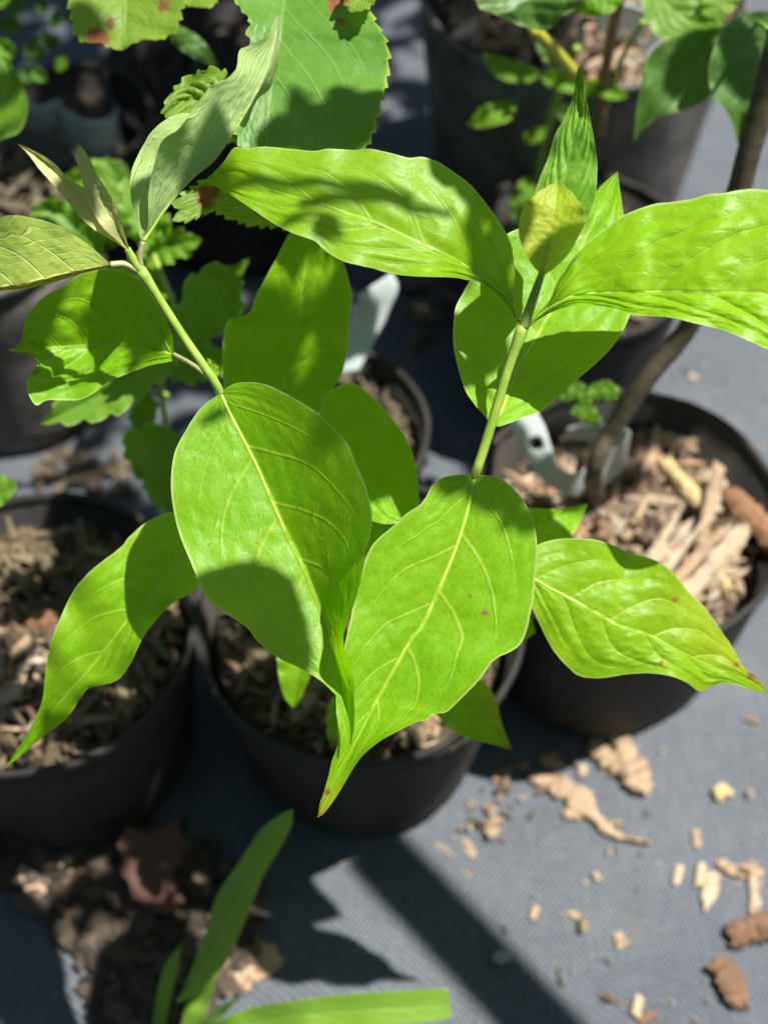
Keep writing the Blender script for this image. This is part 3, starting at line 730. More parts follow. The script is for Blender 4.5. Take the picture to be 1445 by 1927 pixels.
# leaf R
leaf([(985, 1082), (1009, 1092), (1047, 1113), (1085, 1132), (1123, 1153), (1161, 1174), (1222, 1195), (1260, 1215), (1314, 1242), (1371, 1265), (1409, 1284), (1448, 1306)],
     [(990, 1045), (1011, 1026), (1040, 1016), (1078, 1013), (1123, 1016), (1161, 1029), (1184, 1040), (1226, 1052), (1260, 1071), (1295, 1113), (1325, 1143), (1352, 1181), (1378, 1219), (1397, 1253), (1420, 1273), (1439, 1293)],
     [(992, 1110), (1005, 1151), (1024, 1193), (1043, 1227), (1070, 1257), (1093, 1273), (1131, 1276), (1177, 1269), (1222, 1267), (1260, 1272), (1291, 1284), (1317, 1301), (1344, 1290), (1367, 1285), (1390, 1290), (1420, 1300)],
     [.565, .566, .568, .572, .578, .584], [.001, .002, .003, .001], [.004, .004, -.003, -.002], 'dog', DW, nu=130, nv=24, ripple=.003, rib=0.00058, seed=8,
     blotches=((1269, 1128, 6, 1.6), (1137, 1100, 4, 1.3), (1243, 1248, 5, 1.2), (1385, 1252, 6, 1.4), (1415, 1272, 7, 1.5)), yellow=lambda u, v: .10 + .32 * sstep(.3, .9, u) * sstep(.3, -.6, v))
# leaf L
leaf([(398, 985), (327, 1067), (282, 1113), (228, 1185), (190, 1234), (152, 1280), (110, 1325), (60, 1385), (8, 1448)],
     [(370, 955), (327, 962), (282, 979), (244, 1010), (228, 1030), (175, 1071), (141, 1109), (118, 1155), (95, 1215), (85, 1280), (80, 1320), (57, 1372), (32, 1412)],
     [(395, 1060), (375, 1103), (354, 1120), (327, 1134), (305, 1155), (282, 1181), (263, 1212), (244, 1253), (221, 1280), (190, 1290), (167, 1295), (152, 1314), (126, 1352), (91, 1379), (40, 1422)],
     [.585, .582, .580, .585, .595, .60], [-.002, -.006, -.004], [-.004, -.006, -.002], 'dog', DW, nu=120, nv=22, ripple=.004, rib=0.00043, seed=11)
# leaf A, across the top
leaf([(977, 606), (956, 562), (907, 520), (861, 492), (831, 477), (766, 448), (694, 415), (655, 403), (602, 384), (545, 369), (488, 352), (440, 343), (385, 340)],
     [(966, 575), (968, 526), (966, 488), (960, 457), (941, 419), (907, 373), (880, 343), (853, 323), (823, 304), (793, 295), (770, 297), (739, 289), (697, 280), (663, 282), (617, 280), (595, 284), (564, 282), (499, 276), (465, 280), (441, 278), (422, 304), (400, 327)],
     [(960, 590), (940, 560), (907, 534), (880, 527), (850, 522), (785, 520), (739, 515), (694, 503), (648, 492), (614, 473), (591, 453), (545, 436), (507, 415), (473, 392), (440, 370), (410, 352)],
     [.515, .508, .500, .497, .498, .502, .510], [.001, .004, .005, .002], [-.002, -.005, -.005, -.002], 'dog', DW, nu=140, nv=24, ripple=.002, pucker=.0003, puff=.0016, rib=0.00050, seed=14, yellow=lambda u, v: .12)
# leaf B, right
leaf([(988, 620), (1009, 598), (1035, 580), (1066, 562), (1100, 553), (1131, 551), (1184, 551), (1253, 549), (1320, 551), (1390, 552), (1445, 556), (1530, 590), (1660, 700)],
     [(1012, 590), (1034, 565), (1047, 534), (1062, 511), (1085, 477), (1112, 450), (1139, 430), (1173, 405), (1222, 386), (1260, 380), (1298, 375), (1337, 364), (1356, 364), (1390, 358), (1428, 356), (1500, 372), (1570, 430), (1630, 560)],
     [(1015, 600), (1047, 584), (1078, 575), (1116, 575), (1154, 581), (1184, 591), (1226, 595), (1260, 597), (1306, 608), (1352, 619), (1390, 633), (1428, 650), (1460, 664), (1520, 690), (1590, 710)],
     [.515, .505, .497, .490, .486, .485, .490], [.001, .004, .003, .0], [.0, -.005, -.006, -.002], 'dog_quilt', DW, nu=140, nv=26, ripple=.0016, pucker=.0008, puff=.0014, rib=0.00058, seed=17, NV=6)
# leaf E, behind the right stem
leaf([(926, 800), (941, 775), (952, 752), (971, 697), (994, 660), (1021, 614), (1060, 540), (1110, 430), (1162, 322)],
     [(915, 787), (880, 743), (863, 697), (853, 648), (853, 610), (857, 579), (872, 549), (900, 500), (930, 455), (960, 437), (1000, 420), (1060, 395), (1110, 370), (1140, 340)],
     [(942, 802), (986, 785), (1024, 770), (1074, 724), (1123, 682), (1158, 644), (1184, 595), (1195, 540), (1192, 480), (1183, 440), (1173, 403), (1167, 365), (1163, 335)],
     [.535, .545, .552, .556, .56, .57], [-.004, -.006, -.003], [-.006, -.008, -.004], 'dog', DW, nu=110, nv=22, rib=0.00072, seed=20, ripple=.002)
# leaf C, upright young
leaf([(1018, 518), (1035, 440), (1059, 346), (1070, 301), (1081, 247), (1091, 200), (1089, 124)],
     [(1000, 480), (1000, 420), (1007, 362), (1017, 331), (1032, 293), (1043, 255), (1062, 221), (1078, 179), (1083, 148)],
     [(1045, 490), (1080, 450), (1102, 417), (1119, 373), (1123, 304), (1114, 244), (1104, 190), (1100, 148)],
     [.513, .515, .512, .508, .50], [.001, .002], [-.003, -.004], 'dog_young', DW, nu=90, nv=16, rib=0.00029, seed=23, ripple=.0015)
# leaf D, small yellow-red
leaf([(1020, 518), (1028, 480), (1038, 430), (1045, 390), (1048, 343)],
     [(1005, 503), (986, 473), (976, 442), (977, 415), (986, 388), (1009, 365), (1030, 350)],
     [(1040, 507), (1070, 477), (1088, 445), (1100, 419), (1097, 396), (1081, 369), (1062, 349)],
     [.507, .506, .505, .507], -.003, -.004, 'dog_red', DW, nu=60, nv=14, seed=26, ripple=.0012, puff=.0001, rib=.0004, NV=9)
# leaf H, left cupped
leaf([(328, 668), (312, 663), (282, 656), (244, 649), (198, 650), (152, 652), (100, 655), (60, 656), (15, 659)],
     [(324, 633), (312, 595), (289, 560), (263, 526), (217, 505), (167, 511), (141, 522), (122, 538), (91, 553), (69, 572), (49, 602), (42, 637), (30, 652)],
     [(325, 679), (289, 686), (259, 696), (206, 718), (175, 741), (145, 753), (91, 753), (70, 763), (57, 747), (50, 724), (53, 713), (72, 705), (78, 694), (69, 676), (50, 665)],
     [.555, .562, .566, .562, .560], [-.006, -.014, -.018, -.006], [-.003, -.006, -.004], 'dog', DW, nu=110, nv=22, rib=0.00043, seed=29, ripple=.003, puff=.0025)
ptube('petiole', [(327, 667, .555), (360, 685, .542), (400, 713, .53)], [.0009, .0009, .0011], 'stem_pink', DW, n=20)
# leaf F, tall, folded, seen from below (near half) and above (far half)
leaf([(270, 455), (283, 436), (316, 388), (362, 335), (403, 301), (438, 251), (468, 202), (495, 152), (514, 95), (525, 29)],
     [(266, 445), (279, 425), (280, 362), (289, 316), (305, 266), (335, 244), (356, 217), (373, 192), (396, 164), (426, 148), (445, 129), (451, 95), (472, 84), (502, 69), (514, 45)],
     [(262, 440), (247, 373), (247, 327), (263, 286), (289, 244), (324, 219), (354, 213), (400, 225), (440, 225), (461, 240), (483, 190), (510, 164), (525, 114), (525, 70)],
     [.510, .505, .500, .498, .497], [-.004, -.010, -.010, -.004], [.006, .016, .016, .008], 'dog_under', DW, nu=120, nv=24, rib=0.00058, seed=32, ripple=.002, puff=.0003)
ptube('petiole', [(265, 507, .515), (264, 480, .512), (270, 455, .510)], [.0012, .0010, .0009], 'stem_pink', DW, n=20)
# leaf G, far left, seen from below
leaf([(208, 498), (150, 508), (100, 520), (50, 532), (0, 540), (-60, 550), (-130, 590)],
     [(190, 480), (152, 449), (107, 423), (57, 409), (23, 405), (0, 409), (-40, 420), (-90, 470), (-120, 540)],
     [(190, 506), (150, 516), (107, 530), (50, 543), (0, 548), (-60, 562), (-110, 590)],
     [.512, .508, .505, .505, .51], [-.003, -.010, -.008], .004, 'dog_under_olive', DW, nu=90, nv=20, seed=35, ripple=.0015, puff=.0003, yellow=lambda u, v: .9 * sstep(-.12, .25, v))
ptube('petiole', [(208, 498, .512), (236, 497, .513), (262, 510, .515)], [.0011, .0011, .0013], 'stem_pink', DW, n=20)
# young pair P, Q
leaf([(246, 476), (215, 442), (170, 395), (130, 350), (80, 300), (34, 270)],
     [(213, 453), (175, 430), (145, 400), (114, 362), (76, 320), (55, 292)],
     [(225, 440), (190, 395), (164, 358), (129, 335), (99, 304), (57, 280)],
     [.51, .505, .50, .498], -.002, -.003, 'dog_bud', DW, nu=60, nv=10, seed=38, ripple=.0006, tipred=.12, puff=.0001)
leaf([(246, 476), (228, 440), (205, 400), (180, 350), (160, 305), (145, 266)],
     [(221, 453), (190, 423), (167, 381), (156, 343), (147, 304)],
     [(238, 449), (225, 407), (206, 362), (183, 327), (164, 289)],
     [.51, .503, .498, .495], -.002, -.003, 'dog_bud', DW, nu=60, nv=10, seed=39, ripple=.0006, tipred=.08, puff=.0001)
# leaf I, in shade, upright
leaf([(515, 850), (532, 732), (541, 678), (553, 629), (564, 595), (568, 557), (578, 480), (590, 400)],
     [(450, 810), (424, 750), (420, 694), (421, 633), (432, 602), (468, 590), (480, 560), (496, 530), (518, 490), (541, 445), (565, 410)],
     [(560, 820), (602, 774), (629, 728), (644, 701), (656, 648), (658, 600), (663, 560), (657, 530), (648, 499), (630, 450), (610, 415)],
     [.63, .62, .612, .60, .585], [-.004, -.010, -.006], [-.006, -.008], 'dog', DW, nu=90, nv=18, rib=0.00050, seed=42, ripple=.002)
# leaf J
leaf([(590, 850), (640, 880), (682, 903), (720, 925), (760, 955), (792, 990)],
     [(595, 815), (607, 760), (622, 738), (645, 722), (670, 723), (700, 745), (740, 790), (768, 832), (783, 880), (788, 930), (788, 965)],
     [(600, 900), (640, 935), (680, 970), (720, 985), (755, 985)],
     [.60, .597, .592, .59], [-.004, -.010, -.006], [-.004, -.006], 'dog', DW, nu=80, nv=18, rib=0.00043, seed=45)
leaf([(640, 1050), (700, 1010), (740, 995), (772, 990)], [(650, 1000), (690, 975), (730, 975)], [(660, 1060), (710, 1035), (750, 1010)], [.61, .61, .62], -.003, -.003, 'dog', DW, nu=40, nv=10, seed=46)
# small leaves beneath
leaf([(850, 1100), (900, 1130), (960, 1160), (1008, 1190)], [(870, 1060), (930, 1070), (980, 1110)], [(840, 1160), (900, 1210), (965, 1215)], [.61, .625, .635, .65], -.003, -.003, 'dog', DW, nu=40, nv=10, seed=53)  # hidden leaf added to throw shade on the matting
leaf([(700, 1060), (740, 1110), (790, 1170), (840, 1230)], [(740, 1050), (800, 1090), (840, 1160)], [(690, 1110), (720, 1190), (790, 1240)], [.61, .62, .63, .64], -.003, -.003, 'dog', DW, nu=40, nv=10, seed=54)
leaf([(560, 1180), (565, 1240), (560, 1285), (553, 1334)], [(525, 1215), (524, 1265), (535, 1310)], [(600, 1225), (588, 1262), (568, 1310)], [.66, .665, .67], -.003, -.003, 'dog', DW, nu=40, nv=10, seed=47)
leaf([(820, 1290), (865, 1325), (905, 1360), (940, 1390), (965, 1413)], [(850, 1270), (905, 1280), (932, 1315), (945, 1365)], [(815, 1330), (840, 1366), (882, 1390), (930, 1401)], [.64, .645, .65, .655], -.005, -.002, 'dog', DW, nu=60, nv=12, seed=48, tipred=.10,
     blotches=((944, 1350, 10),), yellow=lambda u, v: .45 * sstep(.0, -.8, v) * sstep(.3, .6, u))
leaf([(960, 1010), (1010, 990), (1055, 970), (1106, 948)], [(975, 960), (1020, 957), (1060, 958), (1090, 950)], [(985, 1030), (1040, 1030), (1070, 1015), (1090, 985)], [.62, .625, .635], -.003, -.004, 'dog', DW, nu=50, nv=12, seed=49)
leaf([(640, 1300), (632, 1350), (622, 1410)], [(622, 1320), (615, 1370)], [(650, 1330), (640, 1380)], [.64, .65, .66], 0, 0, 'dog', DW, nu=30, nv=6, seed=50, tipred=.3)
leaf([(405, 722), (400, 700), (398, 678), (390, 672)], [(395, 705), (390, 688)], [(412, 700), (410, 685)], [.545, .55, .55], 0, 0, 'dog', DW, nu=20, nv=4, seed=51)

# ------------------------------------------------------------------ toothed shrub at the back left
TS = empty('toothed_shrub', gpt(520, -60, 0) )
tag(TS, 'shrub with broad saw-toothed leaves and rusty spots, behind the crinkled pale leaf', 'shrub')
ptube('stem', [(520, -60, 1.05), (500, -140, .80), (545, -120, .62)], [.003, .0025, .002], 'stem_old', TS, n=30)
leaf([(560, -110), (540, -40), (532, 10), (520, 90), (505, 180), (500, 260), (515, 335)],
     [(480, -80), (440, -20), (456, 20), (470, 36), (466, 62), (472, 90), (455, 150), (440, 210), (450, 270), (480, 320)],
     [(640, -90), (675, -20), (697, 23), (712, 50), (728, 80), (732, 118), (727, 158), (716, 205), (703, 249), (684, 282), (620, 320), (560, 335)],
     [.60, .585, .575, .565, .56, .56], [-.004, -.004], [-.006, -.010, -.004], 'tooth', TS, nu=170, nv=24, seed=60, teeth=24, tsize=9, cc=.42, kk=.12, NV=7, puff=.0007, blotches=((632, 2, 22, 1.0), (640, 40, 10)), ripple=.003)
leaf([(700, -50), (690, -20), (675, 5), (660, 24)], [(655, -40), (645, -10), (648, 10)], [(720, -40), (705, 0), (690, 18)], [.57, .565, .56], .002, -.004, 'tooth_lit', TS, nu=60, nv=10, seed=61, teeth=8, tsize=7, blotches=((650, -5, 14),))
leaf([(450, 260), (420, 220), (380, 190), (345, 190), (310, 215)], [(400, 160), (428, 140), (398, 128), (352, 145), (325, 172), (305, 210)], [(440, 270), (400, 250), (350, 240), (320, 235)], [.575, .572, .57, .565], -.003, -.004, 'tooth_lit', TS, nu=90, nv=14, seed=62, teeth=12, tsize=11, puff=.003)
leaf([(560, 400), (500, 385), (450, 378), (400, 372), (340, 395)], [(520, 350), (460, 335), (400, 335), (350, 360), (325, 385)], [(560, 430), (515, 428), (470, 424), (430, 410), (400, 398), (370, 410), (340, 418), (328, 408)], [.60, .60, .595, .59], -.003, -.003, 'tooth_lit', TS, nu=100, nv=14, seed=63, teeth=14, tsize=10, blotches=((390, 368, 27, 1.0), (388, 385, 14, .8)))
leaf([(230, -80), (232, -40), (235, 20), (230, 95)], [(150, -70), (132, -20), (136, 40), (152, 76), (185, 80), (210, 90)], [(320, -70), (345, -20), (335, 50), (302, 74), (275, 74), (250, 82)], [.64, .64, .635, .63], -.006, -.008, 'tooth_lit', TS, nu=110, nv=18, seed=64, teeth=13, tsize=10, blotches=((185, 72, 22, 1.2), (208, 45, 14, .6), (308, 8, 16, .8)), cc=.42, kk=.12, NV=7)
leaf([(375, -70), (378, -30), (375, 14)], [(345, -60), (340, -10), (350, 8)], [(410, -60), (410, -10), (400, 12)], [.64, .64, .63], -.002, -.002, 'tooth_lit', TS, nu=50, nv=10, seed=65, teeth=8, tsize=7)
leaf([(320, 55), (350, 75), (380, 95), (410, 125)], [(340, 50), (375, 70), (400, 100)], [(325, 80), (360, 105), (395, 122)], [.74, .75, .76], 0, 0, 'dark', TS, nu=40, nv=8, seed=66)

# ------------------------------------------------------------------ heart-leaved sapling, upper right (trunk in the crumpled pot)
SAP = empty('heart_leaved_sapling', Vector((cR.x, cR.y, .12)))
tag(SAP, 'slender sapling with a leaning brown trunk and large dark heart-shaped leaves', 'sapling')
tube('trunk', [gpt(1125, 985, .118), gpt(1119, 935, .135), cpt(1118, 885, .80), cpt(1150, 815, .79), cpt(1210, 720, .77), cpt(1300, 605, .75), cpt(1370, 420, .70), cpt(1400, 320, .68), cpt(1450, 130, .65), cpt(1510, -120, .60)],
     [.0044, .0049, .0050, .0054, .0054, .0054, .0052], 'bark', SAP, n=120, sides=18, bumps=.12, nodes=((.085, .25, .02), (.18, .12, .02)))
leaf([(1420, 40), (1365, 60), (1320, 95), (1270, 150), (1225, 200), (1192, 268)],
     [(1400, 20), (1359, 50), (1300, 58), (1245, 80), (1215, 114), (1205, 160), (1196, 220)],
     [(1400, 70), (1362, 95), (1350, 130), (1333, 183), (1295, 205), (1245, 217), (1214, 240)],
     [.745, .745, .75, .76], [-.006, -.010], [-.004, -.006], 'dark', SAP, nu=70, nv=16, seed=70, NV=5)
leaf([(1470, 30), (1440, 90), (1410, 150), (1395, 210), (1390, 280)],
     [(1430, 20), (1375, 40), (1348, 80), (1334, 130), (1340, 175), (1366, 210), (1380, 245)],
     [(1500, 60), (1500, 130), (1470, 190), (1430, 215), (1402, 240)],
     [.725, .73, .735, .745], [-.006, -.010], [-.006, -.006], 'dark', SAP, nu=70, nv=16, seed=71, NV=5)
leaf([(1200, -60), (1230, -20), (1270, 20), (1310, 45), (1362, 62)],
     [(1260, -60), (1320, -30), (1350, 15), (1360, 45)],
     [(1190, -30), (1205, 5), (1218, 42), (1245, 74), (1290, 62), (1330, 55)],
     [.75, .755, .755, .75], [-.004, -.004], [-.004, -.002], 'bg', SAP, nu=60, nv=14, seed=72, NV=5)
leaf([(1370, -40), (1355, 0), (1345, 36)], [(1330, -20), (1318, 15), (1330, 32)], [(1400, -20), (1382, 15), (1365, 33)], [.75, .75, .75], 0, 0, 'tooth_lit', SAP, nu=40, nv=8, seed=73)
ptube('petiole', [(1450, 130, .65), (1445, 60, .64), (1420, 40, .745)], [.0012, .001], 'stem', SAP, n=16)

# ------------------------------------------------------------------ shrub in the large dusty pot
RS = empty('red_stemmed_shrub', Vector((cT.x, cT.y, .19)))
tag(RS, 'shrub with reddish and yellow stems growing in the large dusty pot', 'shrub')
ptube('stem', [(1128, 250, .92), (1133, 175, .86), (1148, 80, .80), (1165, 0, .74), (1180, -80, .70)], [.0035, .0030, .0026], 'stem_red', RS, n=40, bumps=.15)
ptube('stem', [(1010, 340, .98), (1030, 240, .93), (1060, 150, .88), (1085, 90, .84)], [.0022, .0022, .002], 'stem', RS, n=30)
ptube('stem', [(1082, 142, .80), (1045, 98, .77), (1003, 55, .74)], [.0036, .0034, .0030], 'stem_yellow', RS, n=30)
ptube('stem', [(1140, 200, .87), (1170, 110, .83), (1210, 40, .80)], [.0015, .0015], 'stem', RS, n=24)
bgl = [
 ([(960, -60), (985, -20), (1005, 20), (1018, 58)], [(1100, -40), (1098, 4), (1060, 30), (1040, 50)], [(890, -40), (900, 10), (930, 25), (985, 50)], .70, 'dark'),
 ([(1130, -40), (1115, -10), (1095, 15), (1070, 22)], [(1170, -20), (1160, 15), (1120, 30)], [(1090, -30), (1075, 0)], .72, 'bg'),
 ([(910, 100), (940, 125), (980, 140), (1018, 142)], [(930, 105), (980, 118), (1005, 130)], [(920, 130), (950, 150), (990, 155)], .86, 'bg'),
 ([(1018, 140), (1040, 150), (1080, 160), (1110, 165)], [(1040, 130), (1080, 145)], [(1030, 160), (1080, 175)], .88, 'bg'),
 ([(972, 195), (940, 205), (905, 225), (878, 235)], [(950, 190), (910, 200)], [(960, 225), (910, 240)], .87, 'bg'),
 ([(1100, 150), (1130, 160), (1155, 172), (1182, 182)], [(1130, 148), (1160, 160)], [(1120, 175), (1155, 188)], .86, 'bg'),
 ([(1090, 160), (1100, 170), (1125, 175)], [(1105, 155), (1118, 160)], [(1095, 180), (1110, 185)], .86, 'bg'),
 ([(1030, 240), (1010, 255), (985, 262)], [(1010, 240), (990, 250)], [(1015, 268), (995, 270)], .92, 'bg'),
 ([(1040, 200), (1070, 215), (1110, 225)], [(1070, 200), (1095, 212)], [(1060, 228), (1090, 236)], .92, 'dark'),
 ([(1010, 60), (1030, 90), (1045, 120)], [(1035, 75), (1050, 100)], [(1010, 85), (1025, 115)], .84, 'dark'),
 ([(1000, 330), (985, 360), (975, 395), (970, 420)], [(975, 345), (960, 380)], [(1010, 360), (995, 400)], .95, 'bg'),
]
for i, (m_, l_, r_, d_, mt_) in enumerate(bgl):
    leaf(m_, l_, r_, [d_, d_ - .008, d_], -.006, -.006, mt_, RS, nu=36, nv=8, seed=80 + i, teeth=7, tsize=4)

# ------------------------------------------------------------------ low leafy plant, left, out of focus
LP = empty('low_leafy_plant', gpt(315, 900, 0))
tag(LP, 'low plant with jagged soft green leaves between the pots on the left', 'plant')
ptube('stem', [(318, 905, 1.0 - .02), (315, 820, .86), (305, 720, .78), (330, 600, .73), (290, 480, .74)], [.0020, .0018, .0015], 'stem', LP, n=40)
ptube('stem', [(240, 745, .80), (290, 735, .79), (318, 745, .79)], [.0012, .0012], 'stem', LP, n=14)
lpl = [
 ([(360, 665), (385, 610), (420, 560), (470, 484)], [(325, 640), (328, 590), (355, 530), (400, 497), (440, 500)], [(400, 640), (432, 615), (455, 575), (455, 530)], .70, 5),
 ([(320, 640), (250, 700), (180, 750), (75, 798)], [(270, 640), (180, 700), (120, 750)], [(330, 690), (270, 740), (215, 780), (130, 795)], .68, 7),
 ([(330, 810), (300, 850), (290, 900), (318, 966)], [(300, 800), (245, 812), (234, 860), (265, 880), (278, 935)], [(350, 830), (355, 880), (340, 930)], .74, 5),
 ([(200, 480), (150, 440), (110, 400), (55, 398)], [(190, 440), (150, 390), (100, 370), (75, 380)], [(170, 480), (110, 460), (80, 425)], .76, 5),
 ([(210, 470), (215, 400), (225, 350), (200, 300)], [(190, 430), (170, 380), (165, 330), (180, 305)], [(240, 440), (252, 380), (245, 320), (220, 305)], .78, 4),
 ([(300, 500), (290, 430), (270, 380), (240, 330)], [(270, 480), (240, 420), (225, 360)], [(325, 470), (310, 400), (270, 350)], .76, 4),
 ([(260, 500), (300, 470), (340, 455), (380, 450)], [(290, 450), (340, 435)], [(290, 500), (350, 480)], .76, 4),
 ([(310, 700), (350, 690), (400, 680), (430, 660)], [(330, 660), (390, 650)], [(340, 720), (400, 705)], .72, 5),
 ([(280, 740), (262, 780), (258, 830)], [(255, 750), (245, 790)], [(300, 770), (275, 810)], .76, 3),
]
lpl += [
 ([(330, 560), (290, 530), (240, 520), (200, 500)], [(290, 500), (240, 490)], [(290, 560), (230, 550)], .77, 4),
 ([(400, 700), (440, 680), (470, 650), (500, 600)], [(420, 650), (460, 610)], [(440, 710), (490, 670)], .73, 4),
 ([(120, 330), (160, 340), (200, 330), (240, 310)], [(160, 310), (210, 300)], [(160, 370), (210, 355)], .82, 4),
 ([(20, 500), (60, 470), (100, 480), (150, 500)], [(50, 440), (110, 450)], [(60, 510), (110, 520)], .80, 4),
 ([(250, 560), (270, 600), (300, 640), (300, 700)], [(290, 580), (320, 640)], [(240, 600), (270, 670)], .75, 4),
 ([(330, 850), (300, 880), (270, 870), (235, 840)], [(300, 840), (265, 830)], [(310, 910), (262, 900)], .78, 4),
 ([(400, 820), (370, 850), (350, 900), (340, 960)], [(360, 820), (330, 880)], [(400, 860), (370, 930)], .74, 4),
]
for i, (m_, l_, r_, d_, tn) in enumerate(lpl):
    leaf(m_, l_, r_, [d_ + .006, d_, d_ - .004], -.008, -.006, 'bg', LP, nu=60, nv=12, seed=100 + i, teeth=tn, tsize=14, ripple=.004)

# leaves entering from the left edge
EP = empty('edge_shrub', gpt(-160, 260, 0))
tag(EP, 'shrub reaching in from the left edge with rounded bright leaves', 'shrub')
leaf([(-60, 300), (-20, 230), (20, 170), (10, 105)], [(-60, 240), (-50, 150), (-15, 112)], [(0, 265), (40, 245), (53, 195), (35, 140)], [.70, .70, .70], -.006, -.006, 'bg', EP, nu=50, nv=12, seed=120)
leaf([(-60, 960), (-20, 940), (10, 925), (35, 912)], [(-40, 920), (0, 895), (22, 900)], [(-30, 970), (5, 950), (25, 930)], [.70, .70, .70], -.004, -.004, 'bg', EP, nu=40, nv=10, seed=121)
rl = random.Random(5)
for i in range(34):
    x = rl.uniform(-60, 130); y = rl.uniform(-60, 180); a = rl.uniform(0, 6.28); L = rl.uniform(25, 55)
    if x > 70 and y > 120: continue
    dx, dy = math.cos(a) * L, math.sin(a) * L; px_, py_ = -dy * .35, dx * .35
    leaf([(x, y), (x + dx * .5, y + dy * .5), (x + dx, y + dy)], [(x + dx * .3 + px_, y + dy * .3 + py_), (x + dx * .7 + px_ * .8, y + dy * .7 + py_ * .8)], [(x + dx * .3 - px_, y + dy * .3 - py_), (x + dx * .7 - px_ * .8, y + dy * .7 - py_ * .8)],
         [.92 + rl.uniform(-.05, .03)] * 3, -.006, -.006, rl.choice(('bg', 'dark', 'dark')), EP, nu=20, nv=6, seed=130 + i)
ptube('stem', [(-160, 260, 1.0), (-80, 150, .90), (-20, 60, .90), (40, -60, .9)], [.003, .0022], 'stem_old', EP, n=24)

# seedling in the crumpled pot
SD = empty('weed_seedling', gpt(1110, 800, .125))
tag(SD, 'tiny weed with rounded three-part leaflets behind the white loop tag', 'seedling')
tube('stem', [gpt(1110, 800, .12), gpt(1112, 775, .135), gpt(1120, 750, .15)], [.0007, .0006], 'stem', SD, n=10)
for (x, y, s) in ((1085, 735, 17), (1100, 752, 14), (1125, 738, 18), (1148, 740, 17), (1140, 728, 13), (1105, 780, 18), (1088, 775, 13), (1065, 748, 12), (1118, 790, 12)):
    leaf([(x, y + s), (x, y), (x + 2, y - s)], [(x - s * .8, y + s * .5), (x - s, y - s * .3), (x - s * .6, y - s * .9)], [(x + s * .8, y + s * .5), (x + s, y - s * .3), (x + s * .6, y - s * .9)], [.78, .778, .776], -.001, -.001, 'bg', SD, nu=16, nv=5, seed=int(x))

# ------------------------------------------------------------------ grass
GR = empty('grass_tuft', gpt(330, 1990, 0))
tag(GR, 'tuft of wide bright grass blades at the bottom, one cut blunt', 'grass')
leaf([(330, 1885), (375, 1835), (425, 1740), (470, 1640), (515, 1570), (552, 1522)],
     [(343, 1868), (365, 1815), (392, 1742), (407, 1689), (449, 1624), (491, 1563), (530, 1532)],
     [(343, 1885), (400, 1849), (430, 1803), (461, 1735), (495, 1651), (525, 1600), (548, 1555)], [.79, .775, .755, .735, .72], -.004, -.002, 'grass', GR, nu=60, nv=10, puff=0, ripple=.0006, jag=.3, name='blade')
leaf([(352, 2010), (364, 1960), (375, 1920), (385, 1880), (402, 1845)], [(328, 1990), (342, 1927), (352, 1890), (375, 1862)], [(372, 1990), (384, 1927), (396, 1885), (404, 1860)], [.82, .81, .80, .79], -.002, -.001, 'grass', GR, nu=30, nv=8, puff=0, ripple=.0004, jag=.2, name='blade')
def blunt():
    return leaf([(330, 1975), (450, 1932), (560, 1912), (700, 1900), (800, 1894), (848, 1890)],
     [(345, 1950), (450, 1904), (488, 1893), (560, 1882), (640, 1872), (740, 1865), (800, 1862), (838, 1860), (845, 1872)],
     [(345, 1985), (450, 1962), (560, 1945), (700, 1933), (785, 1926), (835, 1919), (850, 1912), (848, 1900)], [.80, .77, .755, .75, .75], -.003, -.001, 'grass', GR, nu=70, nv=10, puff=0, ripple=.0004, jag=.2, name='blade')
blunt()
leaf([(298, 1990), (302, 1927), (318, 1860), (343, 1776)], [(284, 1970), (288, 1927), (299, 1857), (314, 1812)], [(312, 1970), (313, 1927), (325, 1864), (336, 1822)], [.83, .82, .80, .79], -.001, -.001, 'grass', GR, nu=30, nv=6, puff=0, ripple=.0003, jag=.2, name='blade')
leaf([(360, 1975), (392, 1925), (425, 1897), (458, 1875)], [(370, 1950), (388, 1920), (420, 1890)], [(375, 1970), (400, 1930), (435, 1896)], [.80, .79, .78], .002, -.001, 'dark', GR, nu=30, nv=6, puff=0, ripple=.0003, jag=.2, name='blade')

# ------------------------------------------------------------------ bent pipe added outside the frame to throw the diagonal shadow
def sheet(gx, gy, h): return Vector((gx + SUN.x / SUN.z * h, gy + SUN.y / SUN.z * h, h))
a = gpt(735, 1630); b = gpt(1015, 1927); dirg = (b - a)
e1 = sheet(*(b + dirg * 5).xy, 1.0)
ST = empty('shadow_pipe', Vector((e1.x + .25, e1.y - .3, 0))); tag(ST, 'unseen bent grey pipe added above the pots to throw the diagonal shadow', 'pipe')
tube('pipe', [Vector((e1.x + .25, e1.y - .3, 0)), Vector((e1.x + .22, e1.y - .25, .6)), e1, sheet(*(b + dirg * 2).xy, 1.12), sheet(*b.xy, 1.12), sheet(*(a - dirg * .14).xy, 1.12)], [.019, .019, .019, .019], 'pot_dusty', ST, n=80, sides=20)

